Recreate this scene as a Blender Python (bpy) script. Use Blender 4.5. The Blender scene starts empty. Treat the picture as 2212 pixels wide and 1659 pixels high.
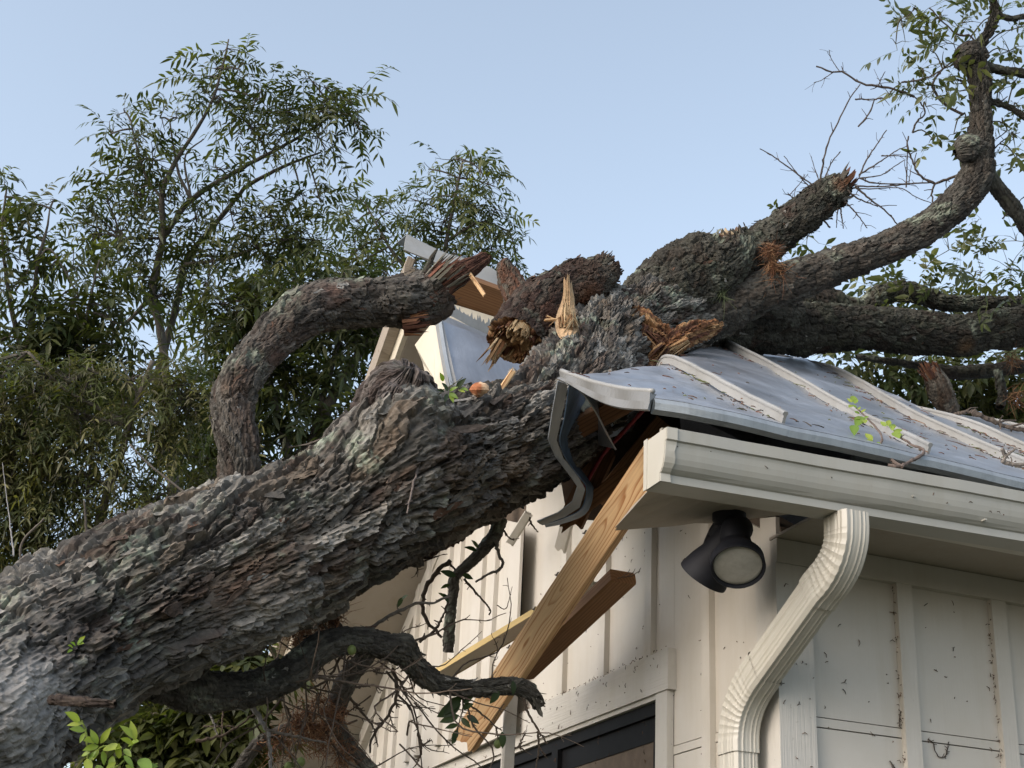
import bpy, math, random
import numpy as np
from mathutils import Vector, Matrix

random.seed(7); RNG = np.random.default_rng(11)
SC = bpy.context.scene
COL = SC.collection
V3 = lambda *a: np.array(a, dtype=float)

# ------------------------------------------------------------------ camera, sky, sun, exposure
F, PITCH, ROLL, YAW = 3100.0, math.radians(23.9), math.radians(3.03), math.radians(20.3)
CAM = V3(-2.041, -3.319, 1.6)
fw = V3(math.sin(YAW)*math.cos(PITCH), math.cos(YAW)*math.cos(PITCH), math.sin(PITCH))
_r = V3(math.cos(YAW), -math.sin(YAW), 0); _u = np.cross(_r, fw)
rt = _r*math.cos(ROLL) + _u*math.sin(ROLL)
up = -_r*math.sin(ROLL) + _u*math.cos(ROLL)
cd = bpy.data.cameras.new('camera'); cam = bpy.data.objects.new('camera', cd); COL.objects.link(cam)
cd.sensor_width = 36.0; cd.lens = 36.0*F/2212.0; cd.clip_start = .05; cd.clip_end = 600
M = Matrix.Identity(4)
for i in range(3):
    M[i][0], M[i][1], M[i][2], M[i][3] = rt[i], up[i], -fw[i], CAM[i]
cam.matrix_world = M
SC.camera = cam

SUN_EL, SUN_AZ = math.radians(30), math.radians(253)      # soft evening light from the left (azimuth from +Y, clockwise)
w = bpy.data.worlds.new('World'); SC.world = w; w.use_nodes = True
nt = w.node_tree; nt.nodes.clear()
sky = nt.nodes.new('ShaderNodeTexSky'); sky.sky_type = 'NISHITA'; sky.sun_disc = False
sky.sun_elevation = SUN_EL; sky.sun_rotation = SUN_AZ
sky.air_density = 1.0; sky.dust_density = 3.2; sky.ozone_density = 1.6; sky.altitude = 50
hs = nt.nodes.new('ShaderNodeHueSaturation'); hs.inputs['Saturation'].default_value = .64; hs.inputs['Hue'].default_value = .490
bg = nt.nodes.new('ShaderNodeBackground'); bg.inputs['Strength'].default_value = .15
wo = nt.nodes.new('ShaderNodeOutputWorld')
nt.links.new(sky.outputs[0], hs.inputs['Color']); nt.links.new(hs.outputs[0], bg.inputs[0]); nt.links.new(bg.outputs[0], wo.inputs[0])
sl = bpy.data.lights.new('sun', 'SUN'); sl.energy = 0.06; sl.angle = math.radians(110); sl.color = (1.0, .985, .96)
so = bpy.data.objects.new('sun', sl); COL.objects.link(so)
sd = Vector((math.sin(SUN_AZ)*math.cos(SUN_EL), math.cos(SUN_AZ)*math.cos(SUN_EL), math.sin(SUN_EL)))
so.rotation_euler = sd.to_track_quat('Z', 'Y').to_euler()
vs = SC.view_settings; vs.view_transform = 'Standard'; vs.look = 'None'; vs.exposure = 1.20; vs.gamma = 1.0; vs.use_curve_mapping = False
SC.cycles.max_bounces = 8

# ------------------------------------------------------------------ helpers
def P(x, y, d):
    return CAM + d*(fw + rt*((x-1106.0)/F) - up*((y-829.5)/F))
def on_axis(x, y, ax, v):
    d = P(x, y, 1.0) - CAM
    return CAM + d*((v-CAM[ax])/d[ax])

def setp(o, label=None, cat=None, group=None, kind=None):
    if label: o['label'] = label
    if cat: o['category'] = cat
    if group: o['group'] = group
    if kind: o['kind'] = kind
    return o
def thing(name, loc, label, cat, group=None):
    o = bpy.data.objects.new(name, None); COL.objects.link(o); o.location = Vector(loc)
    o.empty_display_size = .1
    bpy.context.view_layer.update()
    return setp(o, label, cat, group)
def link(name, me, parent=None, kind=None, label=None):
    o = bpy.data.objects.new(name, me); COL.objects.link(o)
    if parent is not None:
        o.parent = parent
        o.matrix_parent_inverse = world_of(parent).inverted()
    if kind: o['kind'] = kind
    if label: o['label'] = label
    return o
def world_of(o):
    m = Matrix.Translation(o.location) @ o.rotation_euler.to_matrix().to_4x4()
    if o.parent is not None:
        m = world_of(o.parent) @ o.matrix_parent_inverse @ m
    return m

def mesh_np(name, verts, faces, mats, cols=None, smooth=False, mi=None):
    """verts Nx3, faces: MxK array (uniform) or list of lists"""
    me = bpy.data.meshes.new(name)
    verts = np.asarray(verts, dtype=np.float32)
    if isinstance(faces, np.ndarray):
        m, k = faces.shape
        loops = faces.ravel().astype(np.int32); starts = (np.arange(m)*k).astype(np.int32)
    else:
        lens = np.array([len(f) for f in faces]); m = len(faces)
        loops = np.array([i for f in faces for i in f], dtype=np.int32)
        starts = np.concatenate([[0], np.cumsum(lens)[:-1]]).astype(np.int32)
    me.vertices.add(len(verts)); me.vertices.foreach_set('co', verts.ravel())
    me.loops.add(len(loops)); me.loops.foreach_set('vertex_index', loops)
    me.polygons.add(m); me.polygons.foreach_set('loop_start', starts)
    if mi is not None: me.polygons.foreach_set('material_index', np.asarray(mi, dtype=np.int32))
    me.update(calc_edges=True)
    me.validate()
    if cols is not None:
        a = me.color_attributes.new('Col', 'FLOAT_COLOR', 'POINT')
        c = np.ones((len(verts), 4), dtype=np.float32); c[:, :3] = cols
        a.data.foreach_set('color', c.ravel())
    for q in (mats if isinstance(mats, (list, tuple)) else [mats]): me.materials.append(q)
    me.polygons.foreach_set('use_smooth', np.full(len(me.polygons), smooth))
    return me

class MB:
    def __init__(s): s.v = []; s.f = []; s.c = []; s.n = 0
    def add(s, v, f, col=(1, 1, 1)):
        v = np.asarray(v, float); s.v.append(v)
        s.f += [[int(i)+s.n for i in q] for q in f]
        c = np.asarray(col, float)
        s.c.append(np.broadcast_to(c, (len(v), 3)) if c.ndim == 1 else c)
        s.n += len(v)
    def box(s, a, b, col=(1, 1, 1)):
        (x0, y0, z0), (x1, y1, z1) = a, b
        v = [(x0,y0,z0),(x1,y0,z0),(x1,y1,z0),(x0,y1,z0),(x0,y0,z1),(x1,y0,z1),(x1,y1,z1),(x0,y1,z1)]
        s.add(v, [(0,3,2,1),(4,5,6,7),(0,1,5,4),(1,2,6,5),(2,3,7,6),(3,0,4,7)], col)
    def tube(s, pts, rad, seg=6, col=(1, 1, 1), jit=0.0, cap=True):
        v, f = tube_vf(pts, rad, seg, jit, cap); s.add(v, f, col)
    def build(s, name, mat, parent=None, smooth=False, kind=None, label=None):
        me = mesh_np(name, np.concatenate(s.v), s.f, mat, np.concatenate(s.c), smooth)
        return link(name, me, parent, kind, label)

def spl(ctrl, n):
    """Catmull-Rom through control rows, resampled to n rows evenly along the length"""
    c = np.asarray(ctrl, float)
    if len(c) == 2: c = np.array([c[0], (c[0]+c[1])/2, c[1]])
    c = np.vstack([2*c[0]-c[1], c, 2*c[-1]-c[-2]])
    out = []
    for i in range(1, len(c)-2):
        t = np.linspace(0, 1, 24, endpoint=False)[:, None]
        p0, p1, p2, p3 = c[i-1], c[i], c[i+1], c[i+2]
        out.append(.5*((2*p1)+(-p0+p2)*t+(2*p0-5*p1+4*p2-p3)*t*t+(-p0+3*p1-3*p2+p3)*t**3))
    out.append(c[-2][None]); q = np.vstack(out)
    L = np.concatenate([[0], np.cumsum(np.linalg.norm(np.diff(q[:, :3], axis=0), axis=1))])
    s = np.linspace(0, L[-1], n)
    return np.stack([np.interp(s, L, q[:, k]) for k in range(q.shape[1])], 1), s
def frames(p):
    t = np.gradient(p, axis=0); t /= np.linalg.norm(t, axis=1)[:, None]+1e-12
    a = V3(0, 0, 1) if abs(t[0][2]) < .9 else V3(1, 0, 0)
    n = np.cross(t[0], a); n /= np.linalg.norm(n)
    N = np.zeros_like(t); N[0] = n
    for i in range(1, len(p)):
        n = n - t[i]*np.dot(n, t[i]); n /= np.linalg.norm(n)+1e-12; N[i] = n
    return t, N, np.cross(t, N)
def tube_vf(pts, rad, seg=6, jit=0.0, cap=True):
    pts = np.asarray(pts, float); n = len(pts); rad = np.broadcast_to(np.asarray(rad, float), (n,))
    t, N, B = frames(pts); a = np.arange(seg)*2*math.pi/seg
    rr = rad[:, None]*(1+jit*(RNG.random((n, seg))-.5)*2)
    v = pts[:, None]+rr[..., None]*(N[:, None]*np.cos(a)[None, :, None]+B[:, None]*np.sin(a)[None, :, None])
    f = [(i*seg+j, i*seg+(j+1) % seg, (i+1)*seg+(j+1) % seg, (i+1)*seg+j) for i in range(n-1) for j in range(seg)]
    if cap: f += [tuple(range(seg))[::-1], tuple((n-1)*seg+j for j in range(seg))]
    return v.reshape(-1, 3), f

# numpy noise
def _h(ix, iy, iz, s=0):
    with np.errstate(over='ignore'):
        h = (ix.astype(np.int64)*374761393 + iy.astype(np.int64)*668265263 + iz.astype(np.int64)*2147483647 + s*1274126177) & 0xffffffff
        h = ((h ^ (h >> 13))*1274126177) & 0xffffffff
        h = ((h ^ (h >> 16))*2246822519) & 0xffffffff
        h = h ^ (h >> 15)
    return (h & 0xffffff)/float(0xffffff)
def vn(p, s=0):
    i = np.floor(p).astype(np.int64); f = p-i; f = f*f*(3-2*f); r = 0
    for dx in (0, 1):
        for dy in (0, 1):
            for dz in (0, 1):
                r = r+_h(i[..., 0]+dx, i[..., 1]+dy, i[..., 2]+dz, s)*(f[..., 0] if dx else 1-f[..., 0])*(f[..., 1] if dy else 1-f[..., 1])*(f[..., 2] if dz else 1-f[..., 2])
    return r
def fbm(p, o=3, s=0):
    r = 0; a = .5; t = 0
    for k in range(o):
        r = r+a*vn(p*2.03**k+k*17.3, s+k); t += a; a *= .55
    return r/t
def worley(u, v, per, s=0):
    iu = np.floor(u).astype(np.int64); iv = np.floor(v).astype(np.int64)
    F1 = np.full(u.shape, 9.0); F2 = F1.copy(); ID = np.zeros(u.shape); DV = np.zeros(u.shape); DU = np.zeros(u.shape); z = np.zeros_like(iu)
    for a in (-1, 0, 1):
        for b in (-1, 0, 1):
            cu, cv = iu+a, iv+b; k = np.mod(cu, per)
            pu = cu+.1+.8*_h(k, cv, z, s); pv = cv+.1+.8*_h(k, cv, z+1, s)
            du, dv = u-pu, v-pv; d = np.sqrt(du*du+dv*dv)
            near = d < F1
            F2 = np.where(near, F1, np.minimum(F2, d))
            ID = np.where(near, _h(k, cv, z+2, s), ID); DV = np.where(near, dv, DV); DU = np.where(near, du, DU)
            F1 = np.where(near, d, F1)
    return F1, F2, ID, DU, DV
def sst(a, b, x):
    t = np.clip((x-a)/(b-a), 0, 1); return t*t*(3-2*t)

# ------------------------------------------------------------------ materials
def mat(name):
    m = bpy.data.materials.new(name); m.use_nodes = True; n = m.node_tree; n.nodes.clear()
    o = n.nodes.new('ShaderNodeOutputMaterial'); b = n.nodes.new('ShaderNodeBsdfPrincipled')
    n.links.new(b.outputs[0], o.inputs[0]); return m, n, b, o
def nd(n, t, **k):
    x = n.nodes.new(t)
    for a, v in k.items():
        if a in x.inputs.keys(): x.inputs[a].default_value = v
        else: setattr(x, a, v)
    return x
def tex_noise(n, scale, detail=4, rough=.6, vec=None, dist=0.0):
    t = nd(n, 'ShaderNodeTexNoise'); t.inputs['Scale'].default_value = scale; t.inputs['Detail'].default_value = detail
    t.inputs['Roughness'].default_value = rough; t.inputs['Distortion'].default_value = dist
    if vec is not None: n.links.new(vec, t.inputs['Vector'])
    return t
def coords(n, scale=(1, 1, 1), rot=(0, 0, 0), out='Object'):
    c = nd(n, 'ShaderNodeTexCoord'); m = nd(n, 'ShaderNodeMapping'); m.inputs['Scale'].default_value = scale; m.inputs['Rotation'].default_value = rot
    n.links.new(c.outputs[out], m.inputs['Vector']); return m.outputs[0]
def ramp(n, fac, stops):
    r = nd(n, 'ShaderNodeValToRGB'); e = r.color_ramp.elements
    while len(e) < len(stops): e.new(.5)
    for q, (p, c) in zip(e, stops): q.position = p; q.color = (*c, 1) if len(c) == 3 else c
    n.links.new(fac, r.inputs[0]); return r.outputs[0]
def mix(n, fac, a, b, mode='MIX'):
    m = nd(n, 'ShaderNodeMix', data_type='RGBA', blend_type=mode)
    for s, v in ((0, fac), (6, a), (7, b)):
        if hasattr(v, 'links'): n.links.new(v, m.inputs[s])
        else: m.inputs[s].default_value = v if s == 0 else (*v, 1)
    return m.outputs[2]
def bump(n, b, h, strength=.3, dist=.01):
    q = nd(n, 'ShaderNodeBump'); q.inputs['Strength'].default_value = strength; q.inputs['Distance'].default_value = dist
    n.links.new(h, q.inputs['Height']); n.links.new(q.outputs[0], b.inputs['Normal'])

def paint(name, col, rough=.6, grain=0.0, axis='z', dirt=.25, spec=.3, speck=0.0):
    """painted board or sheet: faint colour drift, wood grain embossing along one axis, fly-speck dirt"""
    m, n, b, o = mat(name)
    c = coords(n)
    a = tex_noise(n, 2.3, 5, .65, c); a2 = tex_noise(n, 38, 3, .6, c)
    k = tuple(x*(1-dirt) for x in col); k = (k[0], k[1]*.98, k[2]*.93)
    base = mix(n, ramp(n, a.outputs[0], [(.35, (0, 0, 0)), (.72, (1, 1, 1))]), col, k)
    base = mix(n, ramp(n, a2.outputs[0], [(.45, (0, 0, 0)), (.8, (.25, .25, .25))]), base, k)
    st_ = tex_noise(n, 1.0, 4, .7, coords(n, (9, 9, .7)))
    base = mix(n, ramp(n, st_.outputs[0], [(.5, (0, 0, 0)), (.78, (.5, .5, .5))]), base, tuple(x*y for x, y in zip(k, (.86, .83, .76))))
    if speck:
        s = tex_noise(n, 60, 2, .7, c); base = mix(n, ramp(n, s.outputs[0], [(.70, (0, 0, 0)), (.74, (speck,)*3)]), base, (.12, .09, .06))
    n.links.new(base, b.inputs['Base Color'])
    b.inputs['Roughness'].default_value = rough; b.inputs['Specular IOR Level'].default_value = spec
    if grain:
        sc = {'z': (140, 140, 3.5), 'y': (140, 3.5, 140), 'x': (3.5, 140, 140)}[axis]
        g = tex_noise(n, 1.0, 4, .6, coords(n, sc)); bump(n, b, g.outputs[0], grain, .004)
    else:
        bump(n, b, a2.outputs[0], .06, .003)
    return m
def vcol(name, rough=.85, fine=60.0, fstr=.5, bstr=.5, bdist=.004, spec=.2, stretch=None):
    m, n, b, o = mat(name)
    at = nd(n, 'ShaderNodeAttribute', attribute_name='Col')
    c = coords(n); t = tex_noise(n, fine, 6, .65, c); t2 = tex_noise(n, fine*4.3, 3, .6, c)
    lo, hi = 1-fstr, 1+fstr
    f = ramp(n, t.outputs[0], [(.25, (lo, lo, lo)), (.75, (hi, hi, hi))])
    n.links.new(mix(n, 1.0, at.outputs[0], f, 'MULTIPLY'), b.inputs['Base Color'])
    b.inputs['Roughness'].default_value = rough; b.inputs['Specular IOR Level'].default_value = spec
    ad = nd(n, 'ShaderNodeMath', operation='ADD'); n.links.new(t.outputs[0], ad.inputs[0]); n.links.new(t2.outputs[0], ad.inputs[1])
    bump(n, b, ad.outputs[0], bstr, bdist)
    return m
def leafmat(name, trans=.25, rough=.45, spec=.35):
    m, n, b, o = mat(name)
    at = nd(n, 'ShaderNodeAttribute', attribute_name='Col')
    n.links.new(at.outputs[0], b.inputs['Base Color']); b.inputs['Roughness'].default_value = rough; b.inputs['Specular IOR Level'].default_value = spec
    t = nd(n, 'ShaderNodeBsdfTranslucent'); g = mix(n, 1.0, at.outputs[0], (1.3, 1.5, .6), 'MULTIPLY'); n.links.new(g, t.inputs[0])
    x = nd(n, 'ShaderNodeMixShader'); x.inputs[0].default_value = trans
    n.links.new(b.outputs[0], x.inputs[1]); n.links.new(t.outputs[0], x.inputs[2]); n.links.new(x.outputs[0], o.inputs[0])
    return m
def lumber(name, light, dark, ring=38.0, off=(.0, .02, -.045), tilt=.035, contrast=1.0):
    """sawn softwood: growth rings round an axis just outside the board, slightly tilted, so the wide face shows cathedral grain"""
    m, n, b, o = mat(name)
    tc = nd(n, 'ShaderNodeTexCoord'); sx = nd(n, 'ShaderNodeSeparateXYZ'); n.links.new(tc.outputs['Object'], sx.inputs[0])
    wob = tex_noise(n, 1.0, 3, .5, coords(n, (2.2, 9, 9)))
    def mth(op, a, c):
        q = nd(n, 'ShaderNodeMath', operation=op)
        for i, v in enumerate((a, c)):
            if hasattr(v, 'links'): n.links.new(v, q.inputs[i])
            else: q.inputs[i].default_value = v
        return q.outputs[0]
    wv = mth('MULTIPLY', mth('SUBTRACT', wob.outputs[0], .5), .055)
    ys = mth('ADD', mth('ADD', sx.outputs[1], off[1]), mth('MULTIPLY', wv, .6))
    zs = mth('ADD', mth('ADD', sx.outputs[2], off[2]), mth('ADD', mth('MULTIPLY', sx.outputs[0], tilt), wv))
    rad = mth('SQRT', mth('ADD', mth('MULTIPLY', ys, ys), mth('MULTIPLY', zs, zs)), 0)
    fr = mth('FRACT', mth('MULTIPLY', rad, ring*3.2), 0)
    band = ramp(n, fr, [(0, (0, 0, 0)), (.55, (.12*contrast,)*3), (.88, (contrast,)*3), (.97, (.2*contrast,)*3), (1, (0, 0, 0))])
    fine = tex_noise(n, 1.0, 4, .7, coords(n, (6, 220, 220)))
    big = tex_noise(n, 1.0, 3, .6, coords(n, (2.5, 14, 14)))
    base = mix(n, band, light, dark)
    base = mix(n, ramp(n, big.outputs[0], [(.45, (0, 0, 0)), (.8, (.55,)*3)]), base, tuple(x*.72 for x in light))
    ff = ramp(n, fine.outputs[0], [(.3, (.82,)*3), (.7, (1.12,)*3)])
    base = mix(n, 1.0, base, ff, 'MULTIPLY')
    kn = nd(n, 'ShaderNodeTexVoronoi'); kn.inputs['Scale'].default_value = 1.0; n.links.new(coords(n, (4.2, 16, 16)), kn.inputs['Vector'])
    base = mix(n, ramp(n, kn.outputs['Distance'], [(.05, (.85,)*3), (.14, (0, 0, 0))]), base, (.11, .05, .025))
    n.links.new(base, b.inputs['Base Color']); b.inputs['Roughness'].default_value = .68; b.inputs['Specular IOR Level'].default_value = .25
    bump(n, b, fine.outputs[0], .25, .002)
    return m
def roofmetal(name, base=(.45, .47, .505), metal=.75, rough=.31):
    m, n, b, o = mat(name); c = coords(n)
    a = tex_noise(n, 3.2, 6, .7, c, .6); s = tex_noise(n, 90, 3, .7, c); d = tex_noise(n, 1.0, 5, .7, coords(n, (30, 2.2, 2.2), (0, 0, .12)))
    col = mix(n, ramp(n, a.outputs[0], [(.3, (0, 0, 0)), (.7, (1, 1, 1))]), tuple(x*.78 for x in base), tuple(x*1.12 for x in base))
    col = mix(n, ramp(n, d.outputs[0], [(.45, (0, 0, 0)), (.75, (.6, .6, .6))]), col, tuple(x*.62 for x in base))
    col = mix(n, ramp(n, s.outputs[0], [(.5, (0, 0, 0)), (.75, (.3, .3, .3))]), col, (.36, .36, .36))
    n.links.new(col, b.inputs['Base Color']); b.inputs['Metallic'].default_value = metal
    r = ramp(n, a.outputs[0], [(.3, (rough-.06,)*3), (.7, (rough+.16,)*3)]); n.links.new(r, b.inputs['Roughness'])
    bump(n, b, a.outputs[0], .25, .02)
    return m
def plain(name, col, rough=.5, metal=0.0, spec=.5, var=.0):
    m, n, b, o = mat(name)
    if var:
        t = tex_noise(n, 25, 4, .6, coords(n)); n.links.new(mix(n, ramp(n, t.outputs[0], [(.35, (0, 0, 0)), (.7, (1, 1, 1))]), tuple(x*(1-var) for x in col), col), b.inputs['Base Color'])
    else: b.inputs['Base Color'].default_value = (*col, 1)
    b.inputs['Roughness'].default_value = rough; b.inputs['Metallic'].default_value = metal; b.inputs['Specular IOR Level'].default_value = spec
    return m

M_BARK = vcol('bark', .9, 70, .42, .55, .004)
M_TWIG = vcol('twig_bark', .9, 120, .35, .4, .002)
M_WOODV = vcol('torn_wood', .8, 90, .3, .5, .003)
M_LEAF = leafmat('leaf', .42)
M_LEAFN = leafmat('near_leaf', .35, .4)
M_SIDE = paint('cream_siding', (.53, .50, .45), .62, .12, 'z', .10, .3, .12)
M_BATT = paint('cream_batten', (.54, .51, .46), .62, .35, 'z', .14, .3, .15)
M_BACK = plain('wall_gap', (.12, .09, .065), .9, var=.3)
M_TRIMZ = paint('trim_upright', (.52, .50, .46), .6, .55, 'z', .12, .3, .25)
M_TRIMY = paint('trim_along', (.51, .49, .45), .6, .6, 'y', .14, .3, .3)
M_TRIMX = paint('trim_across', (.55, .52, .46), .6, .5, 'x', .14, .3, .15)
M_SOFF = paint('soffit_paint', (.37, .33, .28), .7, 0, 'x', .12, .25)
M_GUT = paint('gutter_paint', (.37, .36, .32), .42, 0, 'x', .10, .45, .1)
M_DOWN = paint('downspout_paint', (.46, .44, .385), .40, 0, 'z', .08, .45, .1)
M_ROOF = roofmetal('galvalume_roof')
M_SEAM = paint('seam_metal', (.32, .32, .31), .45, 0, 'x', .25, .5, .4)
M_FLASH = roofmetal('flashing_metal', (.33, .36, .38), .55, .5)
M_RAKE = paint('rake_trim_paint', (.19, .19, .185), .45, 0, 'x', .2, .5, .4)
M_PINE = lumber('pine_rafter', (.56, .375, .20), (.29, .125, .045), 38, (0, .006, -.05), .05)
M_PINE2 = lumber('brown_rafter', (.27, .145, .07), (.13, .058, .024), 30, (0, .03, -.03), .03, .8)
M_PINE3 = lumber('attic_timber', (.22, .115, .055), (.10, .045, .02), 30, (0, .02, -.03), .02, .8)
M_GREYW = lumber('weathered_wood', (.36, .31, .25), (.20, .16, .12), 30, (0, .02, -.03), .02, .7)
M_YEL = paint('yellow_primer', (.60, .45, .20), .6, .3, 'x', .25, .3)
M_PRIM = paint('cream_board', (.58, .53, .43), .6, .2, 'x', .12, .3)
M_BLACK = plain('black_frame', (.010, .010, .011), .55, 0, .12, .3)
M_LAMP = plain('lamp_housing', (.010, .011, .016), .65, 0, .25, .3)
M_UNDER = plain('blue_underlayment', (.10, .16, .24), .55, 0, .4, .5)
M_ATTIC_SHADE = plain('attic_shade', (.05, .035, .025), .9, 0, .2, .4)  # shade of the unlit attic put into the colour
M_RED = plain('red_strap', (.25, .02, .03), .5, 0, .4, .2)
M_NUT = plain('green_husk', (.16, .20, .06), .6, 0, .3, .35)
M_STEEL = plain('nail_steel', (.18, .16, .14), .45, .8, .5, .3)

# ------------------------------------------------------------------ ground
def ground():
    m, n, b, o = mat('lawn'); c = coords(n)
    a = tex_noise(n, .8, 6, .7, c); a2 = tex_noise(n, 40, 3, .7, c)
    k = mix(n, a.outputs[0], (.020, .028, .010), (.042, .034, .020)); k = mix(n, a2.outputs[0], k, (.05, .05, .024)); n.links.new(k, b.inputs['Base Color']); b.inputs['Roughness'].default_value = .95
    me = mesh_np('ground', [(-250,-250,0),(250,-250,0),(250,250,0),(-250,250,0)], [[0,1,2,3]], m)
    setp(link('ground', me), kind='structure')
ground()

# ------------------------------------------------------------------ house
house = thing('house', (1.2, 2.0, 0), 'cream board and batten house with a metal roof crushed by the fallen tree', 'house')
H = house
S, Z_E = .667, 2.95                        # roof slope; roof surface z above the gutter line (y = -.4)
roof_z = lambda y: Z_E + S*(y+.4) if y < 2.0 else Z_E + S*2.4 - S*(y-2.0)
def slab_poly(name, poly, n, th, mt, parent=H, **k):
    """flat polygon given a thickness along -n (n = outward normal)"""
    p = np.asarray(poly, float); n = np.asarray(n, float); n = n/np.linalg.norm(n); m = len(p)
    v = np.vstack([p, p-n*th]); f = [list(range(m)), list(range(2*m-1, m-1, -1))]+[[i, m+i, m+(i+1) % m, (i+1) % m] for i in range(m)]
    a = np.cross(p[1]-p[0], p[2]-p[1])
    if np.dot(a, n) < 0: f = [q[::-1] for q in f]
    mb = MB(); mb.add(v, f); return mb.build(name, mt, parent, **k)
ZB0, ZB1 = 2.357, 2.381                      # horizontal joint in the siding
def boxp(name, a, b, mt, parent=H, **k):
    mb = MB(); mb.box(a, b); return mb.build(name, mt, parent, **k)
# backing walls
boxp('wall_core', (.03, .012, 0), (6.0, .10, 2.86), M_BACK)
slab_poly('wall_core', [(.012, .0, 0), (.012, 4.1, 0), (.012, 4.1, 2.86), (.012, 2.0, 4.25), (.012, .9, 3.45), (.012, 0, 2.9)], (-1, 0, 0), .09, M_BACK)
boxp('wall_core', (.12, 4.02, 0), (6.0, 4.1, 2.86), M_SIDE)
boxp('wall_core', (5.9, .1, 0), (6.0, 4.02, 2.86), M_SIDE)
# side wall siding (faces the camera's right)
boxp('siding_panel', (.092, 0, 0), (6.0, .012, ZB0-.003), M_SIDE)
boxp('siding_panel', (.092, 0, ZB1+.003), (6.0, .012, 2.79), M_SIDE)
boxp('joint_flashing', (.092, -.002, ZB0), (6.0, .010, ZB1), M_SIDE)
for x in (.374, .700, 1.02, 1.34, 1.66, 1.98):
    boxp('batten', (x, -.020, 0), (x+.051, -.0005, 2.789), M_BATT)
boxp('frieze_board', (-.018, -.024, 2.789), (6.0, .012, 2.857), M_SIDE)
# corner board: two boards meeting at the corner
boxp('corner_board', (-.022, -.022, 0), (.090, 0.004, 2.788), M_TRIMZ)
boxp('corner_board', (-.021, .0045, 0), (.004, .088, 2.788), M_TRIMZ)
# gable wall siding (faces left)
def gable_piece(name, poly, mt=M_SIDE, x=0.0, th=.012):
    return slab_poly(name, [(x, a, b) for a, b in poly], (-1, 0, 0), th, mt)
gable_piece('siding_panel', [(.09, 0), (.62, 0), (.62, ZB0-.003), (.09, ZB0-.003)])
gable_piece('siding_panel', [(.09, ZB1+.003), (.62, ZB1+.003), (.62, 3.22), (.09, 2.92)])
gable_piece('siding_panel', [(.621, 2.60), (1.95, 2.60), (1.95, 3.75), (1.6, 3.75), (.9, 3.38), (.621, 3.22)])
gable_piece('joint_flashing', [(.09, ZB0), (.62, ZB0), (.62, ZB1), (.09, ZB1)], x=-.002)
gable_piece('siding_panel', [(.0045, 2.789), (.0895, 2.789), (.0895, 2.95), (.0045, 2.93)], x=-.0015)
for y, zt in ((.36, 3.03), (.745, 3.22), (1.10, 3.42), (1.46, 3.62)):
    zb = 2.679 if y > .6 else 0
    boxp('batten', (-.020, y, zb), (-.0005, y+.05, zt), M_BATT)
# left part of the gable: sheets knocked loose, one edge standing proud
def loose_panel(y0, y1, x0, x1, z0, zt0, zt1):
    a = [(x0, y0, z0), (x1, y1, z0), (x1, y1, zt1), (x0, y0, zt0)]
    nn = np.cross(np.array(a[1])-a[0], np.array(a[3])-a[0]); nn = nn if nn[0] < 0 else -nn
    return slab_poly('siding_panel', a, nn, .012, M_SIDE)
p0 = (1.80, -.075); p1 = (4.1, -.006)
def px_(y): return p0[1]+(p1[1]-p0[1])*(y-p0[0])/(p1[0]-p0[0])
loose_panel(1.80, 2.95, px_(1.80), px_(2.95), 2.60, 3.42, 3.85)
loose_panel(2.951, 4.1, px_(2.951), px_(4.1), 2.60, 3.85, 3.05)
gable_piece('siding_panel', [(.62, 0), (4.1, 0), (4.1, .85), (.62, .85)], x=-.0005)
gable_piece('siding_panel', [(3.06, .851), (4.1, .851), (4.1, 2.62), (3.06, 2.62)], x=-.0005)
for y in (2.05, 2.22, 2.55, 2.72, 3.05, 3.22, 3.48, 3.65, 3.85):
    x = px_(y); mb = MB(); mb.box((x-.020, y, 2.679), (x-.0005, y+.045, min(3.9-.3*abs(y-2.6), 3.64-.667*(y-3.15)+.02)))
    mb.build('batten', M_BATT, H)
# far rake: sloping fascia, soffit board and metal edge
def rake(y0, y1, x0, x1, o0, o1, name, mt):
    """board following the far slope between y0 and y1; o0,o1 offsets below the roof surface"""
    v = []
    for y in (y0, y1):
        z = roof_z(y)
        for x in (x0, x1):
            for o in (o0, o1): v.append((x, y, z-o))
    mb = MB(); mb.add(v, [(0,1,3,2),(4,6,7,5),(0,4,5,1),(2,3,7,6),(0,2,6,4),(1,5,7,3)]); return mb.build(name, mt, H)
rake(2.0, 4.62, -.55, -.528, .035, .20, 'rake_fascia', M_PRIM)
rake(1.99, 4.66, -.60, -.552, -.02, .10, 'rake_trim', M_GREYW)
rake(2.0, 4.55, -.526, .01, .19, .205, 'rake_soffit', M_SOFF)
rake(2.1, 4.1, -.045, -.001, .206, .30, 'frieze_board', M_BATT)
# interior floor of the attic closing the hole, coloured near-black for its shade
boxp('attic_floor', (.10, .1, 2.87), (5.9, 4.0, 2.89), M_ATTIC_SHADE)
# gutter-side fascia and soffit
boxp('fascia_board', (-.50, -.335, 2.835), (6.0, -.315, 2.962), M_TRIMX)
boxp('fascia_lip', (-.50, -.350, 2.824), (6.0, -.305, 2.834), M_TRIMX)
boxp('soffit_board', (-.02, -.304, 2.859), (6.0, .011, 2.867), M_SOFF)
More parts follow.
